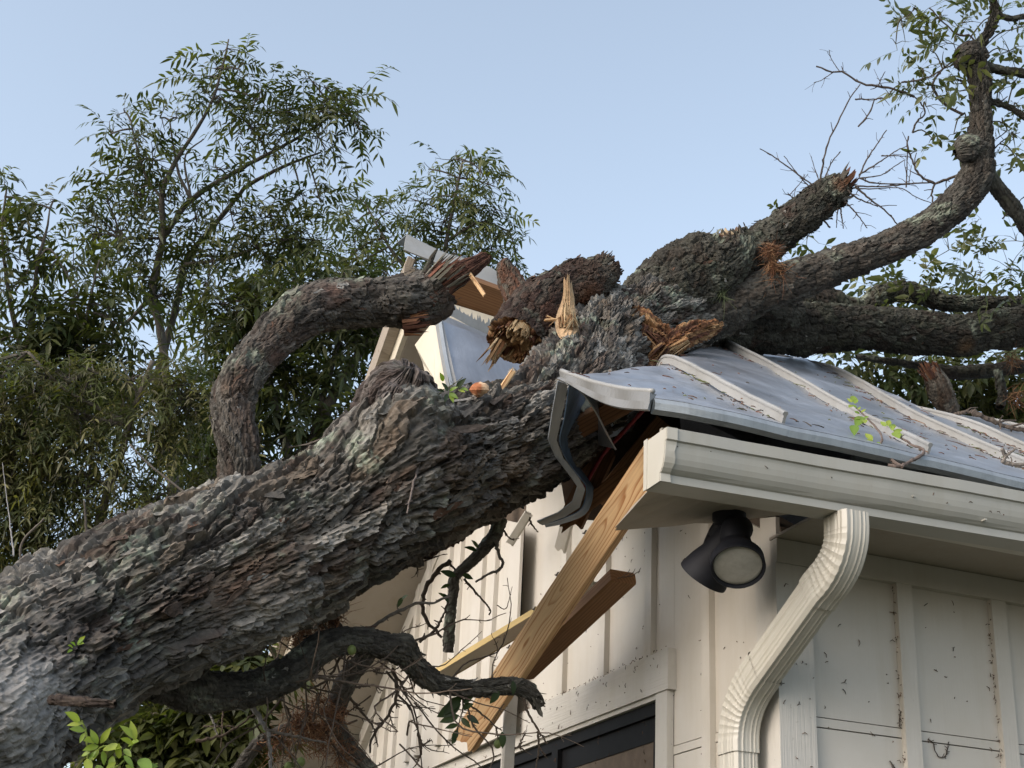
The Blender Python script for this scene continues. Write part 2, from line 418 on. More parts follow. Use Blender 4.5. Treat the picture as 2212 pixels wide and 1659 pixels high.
# torn corner return of the soffit, sagging with a ragged edge
def torn_soffit():
    edge = [P(1412, 1046, 3.66), P(1365, 1100, 3.86), P(1328, 1146, 4.02), P(1395, 1141, 4.01), P(1455, 1137, 4.0), P(1500, 1130, 3.98), P(1540, 1131, 3.97), P(1575, 1126, 3.95), P(1610, 1116, 3.93), P(1648, 1102, 3.90)]
    back = [(-.52, -.303, 2.852)]
    for t in np.linspace(0, 1, 9)[1:]: back.append((-.52+.50*t, -.303, 2.852+.004*t))
    v = np.vstack([edge, back]); n = len(edge)
    up_ = V3(0, 0, .008); v2 = np.vstack([v, v+up_]); N = 2*n
    f = [(i, i+1, n+i+1, n+i) for i in range(n-1)]+[(N+n+i, N+n+i+1, N+i+1, N+i) for i in range(n-1)]
    f += [(N+i, N+i+1, i+1, i) for i in range(n-1)]+[(n+i, n+i+1, N+n+i+1, N+n+i) for i in range(n-1)]
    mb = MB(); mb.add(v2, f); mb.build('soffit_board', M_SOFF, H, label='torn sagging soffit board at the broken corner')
torn_soffit()
# gutter
GP = [(0,.130),(0,0),(.078,0),(.078,.020),(.083,.0235),(.090,.031),(.0965,.042),(.1005,.055),(.103,.070),(.1045,.086),(.106,.094),(.1115,.097),(.1115,.127),(.098,.127),(.098,.1245),(.109,.1245),(.109,.099),(.104,.096),(.1022,.086),(.1005,.070),(.098,.0555),(.094,.0435),(.088,.033),(.0815,.0255),(.0755,.0215),(.0755,.0025),(.0025,.0025),(.0025,.130)]
GX0, GX1, GY = -.580, 6.05, -.352
gz = lambda x: 2.792 + .022*(x+.58) if x < 1 else 2.792+.022*1.58
def gutter():
    xs = list(np.linspace(GX0, 1, 16))+[2, 3, 4.5, GX1]; k = len(GP); v = []; f = []
    for x in xs:
        for (a, b) in GP:
            wv = .0015*math.sin(x*9)+.0012*math.sin(x*23+1)
            v.append((x, GY-a-wv*(b > .03), gz(x)+b))
    for i in range(len(xs)-1):
        for j in range(k): f.append((i*k+j, i*k+(j+1) % k, (i+1)*k+(j+1) % k, (i+1)*k+j))
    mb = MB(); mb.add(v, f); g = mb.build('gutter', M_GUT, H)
    # end cap: plate with the gutter's profile and a crimped flange lapping the front
    out = GP[1:13]+[(0, .127)]
    q = [(GX0-.002, GY-a, gz(GX0)+b) for a, b in out]
    e = MB(); m = len(q); vv = np.array(q); vv = np.vstack([vv, vv+V3(-.003, 0, 0)])
    e.add(vv, [list(range(m))[::-1], list(range(m, 2*m))]+[[i, (i+1) % m, m+(i+1) % m, m+i] for i in range(m)])
    fl = GP[2:13]; rows = []
    for a, b in fl:
        j = .0012*math.sin(b*150+.6); d = .004
        rows.append([(GX0-.004, GY-a-d, gz(GX0)+b), (GX0+.022+j*2, GY-a-d-.001-abs(j)*.6, gz(GX0)+b), (GX0+.022+j*2, GY-a-.0005, gz(GX0)+b), (GX0-.004, GY-a-.0005, gz(GX0)+b)])
    vv = np.array(rows).reshape(-1, 3); ff = []
    for i in range(len(rows)-1):
        for j in range(4): ff.append((i*4+j, (i+1)*4+j, (i+1)*4+(j+1) % 4, i*4+(j+1) % 4))
    e.add(vv, ff)
    e.box((GX0-.0065, GY-.012, gz(GX0)+.0), (GX0-.0045, GY+.006, gz(GX0)+.132))
    e.build('end_cap', M_DOWN, g)
    s = MB()
    for x, b in ((.62, .055), (.34, .03), (.12, .06), (-.05, .125), (.95, .05)): s.box((x, GY-.1065, gz(x)+b), (x+.006, GY-.09, gz(x)+b+.004))
    s.build('rivet', M_GUT, g, kind='stuff')
gutter()
boxp('fascia_board', (-.52, -.3145, 2.90), (-.30, -.300, 2.985), M_TRIMX, label='short white fascia end behind the gutter')
# downspout
def rect_sweep(path, up_hint, a, b, crimps=(), name='downspout', parent=H, n=90, smooth_bend=True):
    """fluted rectangular pipe swept along a path; a = size across, b = size in the bend plane; crimps = (s0,s1) spans with crinkle rings on the inside"""
    p, s = spl(path, n) if smooth_bend else (np.array(path), None)
    t = np.gradient(p, axis=0); t /= np.linalg.norm(t, axis=1)[:, None]
    side = np.asarray(up_hint, float)
    # profile with rounded corners and shallow flutes
    prof = []
    def edge(p0, p1, nseg=17):
        p0, p1 = np.array(p0), np.array(p1); nrm = np.array([p1[1]-p0[1], -(p1[0]-p0[0])]); nrm /= np.linalg.norm(nrm)
        for k in range(nseg):
            u = .10+.80*k/(nseg-1); dd = 0
            if .12 < abs(u-.5)*2 < .72 or True: dd = .0016*(1 if k % 3 < 1 else -.6) if (1 < k < 7 or nseg-8 < k < nseg-2) else 0
            prof.append(p0+(p1-p0)*u+nrm*dd)
    A, B = a/2, b/2
    edge((-A, -B), (A, -B)); edge((A, -B), (A, B)); edge((A, B), (-A, B)); edge((-A, B), (-A, -B))
    prof = np.array(prof); k = len(prof); v = []
    for i in range(len(p)):
        sd_ = side-t[i]*np.dot(side, t[i]); sd_ /= np.linalg.norm(sd_); nn = np.cross(t[i], sd_)
        sc = np.ones((k, 1))
        for (s0, s1, q) in crimps:
            if s0 < s[i] < s1:
                ph = ((s[i]-s0)/q) % 1.0; wv = abs(2*ph-1)**.6*math.sin(math.pi*(s[i]-s0)/(s1-s0))**.4
                sc = 1-.085*wv*np.clip(.75-prof[:, :1]/A*1.1, 0, 1)
        v.append(p[i]+sd_*prof[:, :1]*sc+nn*prof[:, 1:])
    v = np.array(v).reshape(-1, 3); f = []
    for i in range(len(p)-1):
        for j in range(k): f.append((i*k+j, i*k+(j+1) % k, (i+1)*k+(j+1) % k, (i+1)*k+j))
    mb = MB(); mb.add(v, f); return mb.build(name, M_DOWN, parent, smooth=False)
def downspout():
    T0 = V3(-.048, -.405, 2.802); T1 = V3(-.050, -.405, 2.705); B0 = V3(-.085, .085, 2.405); B1 = V3(-.085, .085, .12)
    dg = (B0-T1)/np.linalg.norm(B0-T1); dn = V3(0, 0, -1)
    root = rect_sweep([T1+dg*.11, T1+dg*.2, B0-dg*.2, B0-dg*.11], (1, 0, 0), .074, .096, (), 'downspout', H, 24)
    bez = lambda a, b, c: [a*(1-t)**2+2*b*t*(1-t)+c*t*t for t in np.linspace(0, 1, 7)]
    e1 = [T0]+bez(T0+dn*.03, T1+dn*.02, T1+dg*.12+dn*.0)+[T1+dg*.15]
    e2 = [B0-dg*.15]+bez(B0-dg*.12, B0, B0+dn*.10)+[B0+dn*.13]
    rect_sweep(e1, (1, 0, 0), .080, .102, ((.045, .215, .0200),), 'elbow', root, 130)
    rect_sweep(e2, (1, 0, 0), .080, .102, ((.04, .23, .0200),), 'elbow', root, 130)
    rect_sweep([B0+dn*.12, B0+dn*.6, B0+dn*1.4, B1], (1, 0, 0), .072, .094, (), 'pipe', root, 20)
downspout()
# window
def window():
    y0, y1, z1 = .70, 3.02, 2.549
    wd = boxp('window', (-.006, y0, 2.495), (.06, y1, 2.535), M_BLACK)          # black head of the frame
    boxp('header', (-.030, .605, 2.551), (-.0008, 3.12, 2.678), M_TRIMY, wd)
    boxp('drip_cap', (-.020, y0+.002, 2.536), (-.001, y1, 2.5505), M_TRIMY, wd)
    boxp('casing', (-.024, .622, .9), (-.0008, .699, 2.5505), M_TRIMZ, wd)
    boxp('casing', (-.024, y1+.001, .9), (-.0008, y1+.08, 2.5505), M_TRIMZ, wd)
    boxp('jamb', (-.006, y0, 1.2), (.06, y0+.035, 2.4945), M_BLACK, wd)
    for y in (1.50, 2.24, 3.0-.03):
        boxp('mullion', (-.010, y, 1.2), (.06, y+.055, 2.4945), M_BLACK, wd)
    gl, n, b, o = mat('window_glass'); b.inputs['Base Color'].default_value = (.012, .014, .015, 1); b.inputs['Roughness'].default_value = .03; b.inputs['Specular IOR Level'].default_value = .10
    for a, c in ((.735, 1.50), (1.555, 2.24), (2.295, 2.97)):
        fr = MB(); fr.box((.008, a, 2.42), (.04, c, 2.494)); fr.box((.008, a, 1.2), (.04, a+.04, 2.4195)); fr.box((.008, c-.04, 1.2), (.04, c, 2.4195)); fr.build('sash', M_BLACK, wd)
        pn = MB(); pn.box((.022, a+.041, 1.2), (.030, c-.041, 2.419)); pn.build('pane', gl, wd)
    boxp('casing', (-.024, .622, .80), (-.0008, y1+.08, .899), M_TRIMY, wd)
window()

# ------------------------------------------------------------------ roof sheets
def grid_sheet(name, rows, mt, parent=H, th=.006, wob=0.0, seed=0, nu=22, nv=22, lin=False, **k):
    """sheet through a coarse grid of world points rows[v][u], smoothed, dented a little, given thickness"""
    g = np.asarray(rows, float)
    a = np.stack([(spl(r_, nu)[0] if not lin else np.stack([np.interp(np.linspace(0, len(r_)-1, nu), np.arange(len(r_)), r_[:, q]) for q in range(3)], 1)) for r_ in g]); g2 = np.stack([spl(a[:, j], nv)[0] for j in range(nu)], 1)   # nv x nu x 3
    du = np.gradient(g2, axis=1); dv = np.gradient(g2, axis=0); n = np.cross(du, dv); n /= np.linalg.norm(n, axis=2)[..., None]+1e-9
    if n[..., 2].mean() < 0: n = -n
    if wob:
        dent = np.abs(2*vn(g2*V3(3.2, 4.5, 4.5)+seed, seed)-1)*.7+fbm(g2*9+seed, 2, seed+1)*.5-.55; fall = (.25+.75*sst(0, .35, np.linspace(0, 1, nv)))[:, None]; g2 = g2+n*(dent*wob*2.2*fall)[..., None]
    v = np.concatenate([g2.reshape(-1, 3), (g2-n*th).reshape(-1, 3)]); N = nu*nv; f = []
    for i in range(nv-1):
        for j in range(nu-1):
            q = (i*nu+j, i*nu+j+1, (i+1)*nu+j+1, (i+1)*nu+j); f += [q, tuple(N+x for x in q[::-1])]
    for i in range(nv-1):
        f += [(i*nu, (i+1)*nu, N+(i+1)*nu, N+i*nu), (i*nu+nu-1, N+i*nu+nu-1, N+(i+1)*nu+nu-1, (i+1)*nu+nu-1)]
    for j in range(nu-1):
        f += [(j, N+j, N+j+1, j+1), ((nv-1)*nu+j, (nv-1)*nu+j+1, N+(nv-1)*nu+j+1, N+(nv-1)*nu+j)]
    me = mesh_np(name, v, np.array(f), mt, None, True)
    try: me.set_sharp_from_angle(angle=math.radians(40))
    except Exception: pass
    return link(name, me, parent, **k), g2, n
def RP(x, y, off=.0):
    """pixel on the roof plane raised by off"""
    d = P(x, y, 1.0)-CAM; n = V3(0, -S, 1); return CAM+d*((Z_E+S*.4+off-CAM@n)/(d@n))
def EV(x, y, yy=-.415): return on_axis(x, y, 1, yy)
dn = lambda p, y, z, x=0: p+V3(x, y, z)
def colm(pts, tail):
    """one column of the near slope: eave point, points up the slope, and a tail bending down out of sight"""
    return list(pts)+[pts[-1]+V3(*t) for t in tail]
c0 = colm([on_axis(1412, 858, 0, -.575), on_axis(1350, 852, 0, -.575), on_axis(1280, 836, 0, -.575), on_axis(1214, 812, 0, -.575)], [(.10, .05, -.04), (.22, .10, -.16)])
cm = colm([EV(1536, 878), RP(1450, 846, .04), RP(1385, 818, .03), RP(1322, 799, .0)], [(.02, .10, -.03), (.04, .18, -.17)])
c1 = colm([EV(1699, 917), RP(1610, 872, .05), RP(1520, 822, .05), RP(1441, 786, .03)], [(.02, .14, .015), (.03, .30, -.12)])
c2 = colm([EV(2021, 988), RP(1838, 898, .0), RP(1664, 799, .02), RP(1538, 741, .0)], [(-.02, .15, -.02), (-.02, .35, -.18)])
c3 = colm([EV(2330, 1060), RP(2135, 979, .0), RP(1964, 900, .0), RP(1811, 811, .0)], [(-.03, .38, .22), (-.03, .7, -.1)])
c4 = colm([EV(2560, 1108), RP(2330, 1030, .0), RP(2212, 976, .0), RP(2086, 921, .0)], [(0, .40, .22), (0, .85, .10)])
c5 = colm([V3(1.9, -.415, 2.94), V3(1.9, .1, 3.28), V3(1.9, .5, 3.55), V3(1.9, 1.0, 3.88)], [(0, .45, .25), (0, 1.0, .1)])
c6 = colm([V3(6.1, -.415, 2.94), V3(6.1, .2, 3.35), V3(6.1, .8, 3.75), V3(6.1, 1.4, 4.15)], [(0, .35, .23), (0, .62, .40)])
cols = [c0, cm, c1, c2, c3, c4, c5, c6]
def mid(a, b, t=.5): return [p*(1-t)+q*t for p, q in zip(a, b)]
panels = [(c0, cm, c1), (c1, mid(c1, c2), c2), (c2, mid(c2, c3), c3), (c3, mid(c3, c4), c4), (c4, mid(c4, c5), c5), (c5, mid(c5, c6), c6)]
for i, cs in enumerate(panels):
    rows = [[c[k] for c in cs] for k in range(6)]
    _, g2, nn = grid_sheet('roof_panel', rows, M_ROOF, H, .004, .010 if i < 3 else .006, 3+i, 26, 40)
    # drip edge: metal lip hanging below the lower edge
    if i >= 0:
        a = g2[0]; mb = MB(); v = []; dr = .034
        for q in a: v += [q+V3(0, -.004, -.004), q+V3(0, -.010, -dr*.5), q+V3(0, -.006, -dr), q+V3(0, .012, -dr-.006), q+V3(0, .015, -dr-.003), q+V3(0, .001, -.006)]
        f = []
        for j in range(len(a)-1):
            for k in range(6): f.append((j*6+k, (j+1)*6+k, (j+1)*6+(k+1) % 6, j*6+(k+1) % 6))
        mb.add(v, f); mb.build('drip_edge', M_FLASH, H)
# raised seams: a rounded rib with a folded lower end
def seam(pts, h=.034, wd=.012, cut=1.0):
    p, s = spl(pts, 44); n = V3(0, -S, 1); n /= np.linalg.norm(n); x = V3(1, 0, 0); v = []
    prof = [(-.38, 0), (-.34, .66), (-.62, .70), (-.70, .84), (-.44, .98), (.30, 1.0), (.58, .86), (.50, .70), (.34, .66), (.38, 0)]
    for i, q in enumerate(p):
        hh = h*(.92+.08*sst(0, .1, i/43)-.45*sst(.92, 1, i/43)) ; j = .003*math.sin(i*.9)
        for a, b in prof: v.append(q+x*(a*wd+j)+n*(b*hh-.001))
    k = len(prof); f = [(i*k+j, (i+1)*k+j, (i+1)*k+(j+1) % k, i*k+(j+1) % k) for i in range(43) for j in range(k)]
    f += [tuple(range(k)), tuple(43*k+j for j in range(k))[::-1]]
    mb = MB(); mb.add(v, f); mb.build('roof_seam', M_SEAM, H)
for c in (c1, c2, c3, c4, c5):
    q = [np.array(z) for z in c]; q[0] = q[0]*.93+q[1]*.07
    seam(q[:5])
seam([c6[k]*.35+c5[k]*.65 for k in range(5)]); seam([c6[k]*.7+c5[k]*.3 for k in range(5)])
# far slope, sagging under the limb
rows = []
for y in (1.99, 3.0, 4.0, 4.72):
    rows.append([V3(x, y, roof_z(y)+.015-(.06*sst(.8, 2.2, x)+.20*sst(1.6, 2.6, x)*(1-sst(3.5, 5.5, x)))*(1-sst(2.0, 4.0, y))) for x in (-.575, 0, .6, 1.1, 1.6, 2.1, 2.8, 4.0, 6.1)])
grid_sheet('roof_panel', rows, M_ROOF, H, .004, .004, 9, 60, 20)
# white rake trim hanging from the near corner of the sheet
def rake_trim():
    a = [c0[0], c0[1], c0[2], c0[3]]
    p, s = spl(a, 30); mb = MB(); v = []
    for i, q in enumerate(p):
        t = i/29; hgt = .040+.003*math.sin(t*5)-.022*sst(.3, 1, t); b = .006*math.sin(t*17)
        v += [q+V3(-.012, -.004, .010), q+V3(-.014-b, -.006, -hgt*.45), q+V3(-.020, -.008, -hgt), q+V3(-.012, -.004, -hgt-.002), q+V3(-.004, .002, -hgt*.4), q+V3(.010, .004, .011)]
    f = [(i*6+k, (i+1)*6+k, (i+1)*6+(k+1) % 6, i*6+(k+1) % 6) for i in range(29) for k in range(6)]+[tuple(range(6)), tuple(29*6+k for k in range(6))[::-1]]
    mb.add(v, f); mb.build('rake_trim', M_RAKE, H, smooth=False)
    # rolled lip on the upper edge
    q, _ = spl([z+V3(-.004, -.004, .014) for z in a], 30); mb = MB(); mb.tube(q, .007, 8); mb.build('trim_lip', M_SEAM, H, smooth=True)
rake_trim()
# torn roof sheet folded down against the trunk
def torn_edge():
    o = [(1204, 822, 4.12), (1192, 890, 4.18), (1183, 948, 4.22), (1198, 985, 4.26), (1232, 1030, 4.30), (1246, 1050, 4.32), (1236, 1082, 4.36), (1205, 1106, 4.40), (1160, 1124, 4.46)]
    i1 = [(1226, 832, 4.15), (1214, 895, 4.20), (1202, 950, 4.24), (1216, 990, 4.28), (1250, 1035, 4.32), (1262, 1056, 4.34), (1252, 1094, 4.38), (1220, 1114, 4.42), (1172, 1130, 4.48)]
    i2 = [(1262, 846, 4.55), (1250, 900, 4.6), (1236, 950, 4.65), (1240, 995, 4.7), (1262, 1040, 4.72), (1272, 1062, 4.74), (1262, 1098, 4.76), (1232, 1116, 4.78), (1180, 1131, 4.8)]
    grid_sheet('torn_roof_sheet', [[P(*q) for q in o], [P(*q) for q in i1]], M_FLASH, H, .004, .006, 4, 41, 6, True, label='torn metal roof edge folded down against the trunk')
    grid_sheet('underlayment', [[P(x+3, y, d+.012) for x, y, d in i1], [P(*q) for q in i2]], M_UNDER, H, .003, .02, 5, 40, 14)
torn_edge()

# ------------------------------------------------------------------ loose and broken timber
def timber(name, mt, a, b, wide, thick, face, parent=None, ragged=(0, 0), label=None, cat=None, n=40, local_up=None):
    """board from a to b; 'face' points out of the wide face; ragged = splinter depth at each end"""
    a, b = np.array(a, float), np.array(b, float); L = np.linalg.norm(b-a); x = (b-a)/L
    z = np.array(face, float); z -= x*np.dot(x, z); z /= np.linalg.norm(z); y = np.cross(z, x)
    # cross-section ring, rounded corners, several points per side so that the ends can splinter
    W, T = wide/2, thick/2; c = .003; ring = []
    def side(p0, p1, m):
        for k in range(m): t = k/m; ring.append((p0[0]*(1-t)+p1[0]*t, p0[1]*(1-t)+p1[1]*t))
    side((-W+c, -T), (W-c, -T), 10); side((W, -T+c), (W, T-c), 5); side((W-c, T), (-W+c, T), 10); side((-W, T-c), (-W, -T+c), 5)
    ring = np.array(ring); k = len(ring); v = []
    jag = [RNG.random(k), RNG.random(k)]
    for e in (0, 1):
        # spatially coherent jaggedness
        for _ in range(1): jag[e] = .55*jag[e]+.45*np.roll(jag[e], 1)
    xs = np.linspace(0, 1, n)
    for t in xs:
        off = -ragged[0]*jag[0]*(1-sst(0, .12, t)) if ragged[0] else np.zeros(k)
        off2 = ragged[1]*jag[1]*sst(.88, 1, t) if ragged[1] else np.zeros(k)
        px = t*L+off*1.0+off2
        v.append(np.stack([px, ring[:, 0], ring[:, 1]], 1))
    v = np.concatenate(v); f = [(i*k+j, i*k+(j+1) % k, (i+1)*k+(j+1) % k, (i+1)*k+j) for i in range(n-1) for j in range(k)]
    for e, base in ((0, 0), (1, (n-1)*k)):
        v = np.vstack([v, [[(-ragged[0]*.2 if e == 0 else L+ragged[1]*.3), 0, 0]]]); ci = len(v)-1
        for j in range(k):
            q = (base+j, base+(j+1) % k, ci); f.append(q[::-1] if e == 0 else q)
    me = mesh_np(name, v, f, mt, None, False)
    o = bpy.data.objects.new(name, me); COL.objects.link(o)
    m = Matrix.Identity(4)
    for i in range(3): m[i][0], m[i][1], m[i][2], m[i][3] = x[i], y[i], z[i], a[i]
    if parent is not None:
        o.parent = parent; m = world_of(parent).inverted() @ m
    o.matrix_basis = m
    if label: o['label'] = label
    if cat: o['category'] = cat
    return o
cut = lambda x, y, d: np.array(P(x, y, d))
tocam = lambda p: (CAM-np.array(p))/np.linalg.norm(CAM-np.array(p))
# pale rafter sticking out of the hole
ra, rb = P(1432, 968, 4.02), P(1012, 1590, 4.72)
raf = timber('broken_rafter', M_PINE, ra, rb, .092, .038, tocam((ra+rb)/2)+.42*rt*-1+.10*up, None, (0, .05), 'long pale pine rafter with a splintered lower end, sticking out under the gutter', 'rafter')
def local_bits(parent, items, mt, name):
    mb = MB()
    for a, b, r in items: mb.tube([a, (np.array(a)+np.array(b))/2+V3(0, .002, .003), b], [r, r, r*.8], 6)
    me = mesh_np(name, np.concatenate(mb.v), mb.f, mt); o = bpy.data.objects.new(name, me); COL.objects.link(o); o.parent = parent; return o
L_ = float(np.linalg.norm(rb-ra))
for x in (.30, .44, .56, .70): local_bits(raf, [((x*L_, -.047, .0), (x*L_+.012, -.060, .004), .0022), ((x*L_-.004, -.056, .002), (x*L_+.012, -.058, .0), .0026)], M_STEEL, 'nail')
# brown rafter lying across behind it
ba, bb = P(1346, 1246, 4.36), P(1128, 1452, 4.86)
brn = timber('loose_rafter', M_PINE2, ba, bb, .089, .040, tocam((ba+bb)/2)*.75-.60*up+.25*rt, None, (.0, .012), 'shorter brown rafter wedged under the pale rafter, nails in its upper end', 'rafter')
for k, (y, z) in enumerate(((-.02, .006), (.0, .0), (.02, -.006))): local_bits(brn, [((.004, y, z), (-.035, y+.004, z+.008), .0016), ((-.035, y+.004, z+.008), (-.066, y+.004, z+.006), .0014)], M_STEEL, 'nail')
# yellow-edged trim board
ya, yb = P(945, 1462, 5.05), P(1276, 1262, 4.62)
yel = timber('trim_board', M_PRIM, ya, yb, .105, .018, -up*.93+.30*tocam((ya+yb)/2)+.1*rt, None, (.006, .02), 'cream trim board with a yellow primed edge, jammed behind the pale rafter', 'board')
Ly = float(np.linalg.norm(yb-ya)); mb = MB()
for s_ in (1,):
    mb.box((.003, s_*.0527-.0005, -.0093), (Ly-.004, s_*.0527+.0012, .0093))
    mb.box((.003, -.0539, -.0093), (Ly-.004, -.0522, .0093))
me = mesh_np('primed_edge', np.concatenate(mb.v), mb.f, M_YEL); o_ = bpy.data.objects.new('primed_edge', me); COL.objects.link(o_); o_.parent = yel
# white batten hanging straight down
timber('loose_batten', M_TRIMZ, P(1108, 1440, 4.78), P(1092, 1720, 4.60), .046, .016, tocam(P(1100, 1600, 4.6))+.5*rt, None, (.02, 0), 'white batten knocked loose, hanging upright below the crossed rafters', 'batten')
# splintered siding bits above the rafter crossing
timber('torn_siding', M_SIDE, P(1102, 1172, 5.60), P(1140, 1112, 5.45), .035, .012, tocam(P(1120, 1140, 5.5)), H, (.01, .02))
timber('torn_siding', M_SIDE, P(1212, 1180, 5.25), P(1228, 1118, 5.15), .05, .012, tocam(P(1220, 1140, 5.3))-.3*rt, H, (.04, .02))
timber('split_board', M_PINE3, P(1222, 1124, 4.62), P(1372, 1010, 4.70), .05, .02, tocam(P(1300, 1050, 4.6)), H, (.04, 0))
# timber inside the hole
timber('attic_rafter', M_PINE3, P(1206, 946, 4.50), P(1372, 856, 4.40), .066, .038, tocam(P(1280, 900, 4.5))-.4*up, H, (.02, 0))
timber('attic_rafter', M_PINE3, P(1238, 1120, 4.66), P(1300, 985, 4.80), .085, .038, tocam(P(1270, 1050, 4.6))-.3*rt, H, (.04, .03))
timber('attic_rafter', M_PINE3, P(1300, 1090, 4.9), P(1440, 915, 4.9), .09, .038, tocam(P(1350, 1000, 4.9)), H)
mb = MB(); q, _ = spl([P(1262, 1052, 4.64), P(1300, 985, 4.66), P(1345, 935, 4.62), P(1395, 880, 4.5)], 14); mb.tube(q, .007, 6); mb.build('red_strap', M_RED, H, smooth=True)
# flat near-black sheet added behind the hole, standing in for the attic's shade
slab_poly('hole_shade_board', [P(1190, 840, 4.95), P(1460, 830, 4.95), P(1480, 1010, 4.95), P(1330, 1130, 4.95), P(1225, 1118, 4.95), P(1205, 1000, 4.95)], tocam(P(1320, 960, 5)), .02, M_ATTIC_SHADE)
# what is left of the near slope by the ridge: hanging sheet, cream rake end, rib
def frag():
    A = [[P(955, 692, 5.74), P(1010, 712, 5.76), P(1080, 740, 5.80), P(1180, 770, 5.85), P(1300, 790, 5.9)],
         [P(972, 770, 5.52), P(1020, 775, 5.55), P(1100, 800, 5.58), P(1190, 815, 5.6), P(1310, 830, 5.6)],
         [P(1000, 890, 5.18), P(1050, 895, 5.2), P(1120, 890, 5.2), P(1220, 900, 5.2), P(1330, 900, 5.2)]]
    grid_sheet('roof_panel', A, M_ROOF, H, .004, .02, 12, 50, 30, label='bent hanging roof sheet left beside the ridge')
    def strip(name, L, R, mt, th): return grid_sheet(name, [[P(*a) for a in L], [P(*a) for a in R]], mt, H, th, .0, 1, 14, 3)
    strip('rake_trim', [(938, 682, 5.73), (952, 770, 5.5), (975, 888, 5.17)], [(956, 690, 5.72), (974, 772, 5.5), (1001, 892, 5.17)], M_SEAM, .006)
    strip('rake_trim', [(944, 676, 5.725), (958, 770, 5.492), (985, 890, 5.160)], [(951, 676, 5.72), (966, 770, 5.488), (993, 892, 5.158)], M_FLASH, .012)
    pl = [P(939, 690, 5.74), P(896, 745, 5.80), P(912, 780, 5.74), P(926, 812, 5.66), P(940, 892, 5.30), P(980, 892, 5.19), P(956, 780, 5.49)]
    slab_poly('rake_soffit', pl, tocam(pl[2]), .012, M_PRIM)
    # ridge: lifted cap, flashing with a torn lip, timber below
    cap = [[P(879, 505, 6.16), P(960, 545, 6.18), P(1049, 573, 6.20), P(1080, 592, 6.2), P(1113, 628, 6.2)], [P(873, 538, 6.06), P(950, 568, 6.08), P(1028, 606, 6.10), P(1070, 632, 6.1), P(1108, 652, 6.1)]]
    grid_sheet('ridge_cap', cap, M_SEAM, H, .006, .012, 3, 40, 8)
    grid_sheet('ridge_cap', [[P(879, 504, 6.17), P(960, 544, 6.19), P(1049, 572, 6.21), P(1111, 625, 6.21)], [P(860, 520, 6.5), P(950, 570, 6.52), P(1045, 590, 6.56), P(1111, 640, 6.6)]], M_FLASH, H, .006, .01, 5, 30, 6)
    timber('ridge_board', M_PINE3, P(955, 608, 5.98), P(1140, 676, 6.04), .13, .04, tocam(P(1030, 640, 6.4))-.5*up, H)
    timber('ridge_board', M_PINE3, P(945, 636, 6.06), P(1130, 690, 6.1), .07, .04, tocam(P(1030, 660, 6.4)), H)
    slab_poly('sheathing', [P(950, 648, 5.98), P(1100, 694, 6.02), P(1088, 734, 5.97), P(944, 690, 5.93)], tocam(P(1000, 690, 6)), .012, M_PRIM)
    timber('rake_block', M_GREYW, P(872, 600, 6.28), P(888, 562, 6.30), .04, .04, tocam(P(880, 580, 6.3)), H, (0, .012))
    q = [(946, 658, 5.86), (980, 672, 5.87), (1020, 694, 5.88), (1070, 718, 5.89)]
    mb = MB(); N = 60; v = []; f = []
    pts, _ = spl([P(*a) for a in q], N)
    for i, p in enumerate(pts):
        j = (.012*RNG.random()+.016*(RNG.random() > .6))*(.4+i/N)
        v += [p+up*(.012+j), p-up*.026, p-up*.026+fw*.004, p+up*(.012+j)+fw*.004]
    for i in range(N-1):
        for k in range(4): f.append((i*4+k, (i+1)*4+k, (i+1)*4+(k+1) % 4, i*4+(k+1) % 4))
    mb.add(v, f); mb.build('torn_flashing', M_FLASH, H)
    grid_sheet('ridge_flashing', [[P(948, 676, 5.84), P(1000, 698, 5.86), P(1070, 730, 5.88)], [P(951, 692, 5.76), P(1003, 714, 5.78), P(1068, 746, 5.80)]], M_ROOF, H, .012, .004, 8, 20, 4)
    # crumpled sheet under the trunk between the two halves of the roof
    grid_sheet('crumpled_roof_sheet', [[P(1100, 735, 6.1), P(1160, 740, 6.1), P(1220, 730, 6.1), P(1330, 720, 6.2)], [P(1110, 800, 5.75), P(1150, 800, 5.7), P(1215, 800, 5.6), P(1330, 800, 5.6)], [P(1120, 900, 5.3), P(1170, 900, 5.2), P(1230, 900, 5.1), P(1340, 900, 5.1)]], M_ROOF, H, .004, .05, 21, 40, 40)
frag()

# ------------------------------------------------------------------ flood light
def lathe(name, prof, org, axis, mt, parent, seg=40, smooth=True, sx=1.0):
    ax = np.array(axis, float); ax /= np.linalg.norm(ax); a = V3(0, 0, 1) if abs(ax[2]) < .9 else V3(1, 0, 0)
    n1 = np.cross(ax, a); n1 /= np.linalg.norm(n1); n2 = np.cross(ax, n1); v = []; f = []
    for h, r_ in prof:
        for k in range(seg):
            t = 2*math.pi*k/seg; v.append(np.array(org)+ax*h+(n1*math.cos(t)+n2*math.sin(t)*sx)*r_)
    for i in range(len(prof)-1):
        for k in range(seg): f.append((i*seg+k, i*seg+(k+1) % seg, (i+1)*seg+(k+1) % seg, (i+1)*seg+k))
    f += [tuple(range(seg))[::-1], tuple((len(prof)-1)*seg+k for k in range(seg))]
    me = mesh_np(name, v, f, mt, None, smooth)
    try: me.set_sharp_from_angle(angle=math.radians(35))
    except Exception: pass
    return link(name, me, parent)
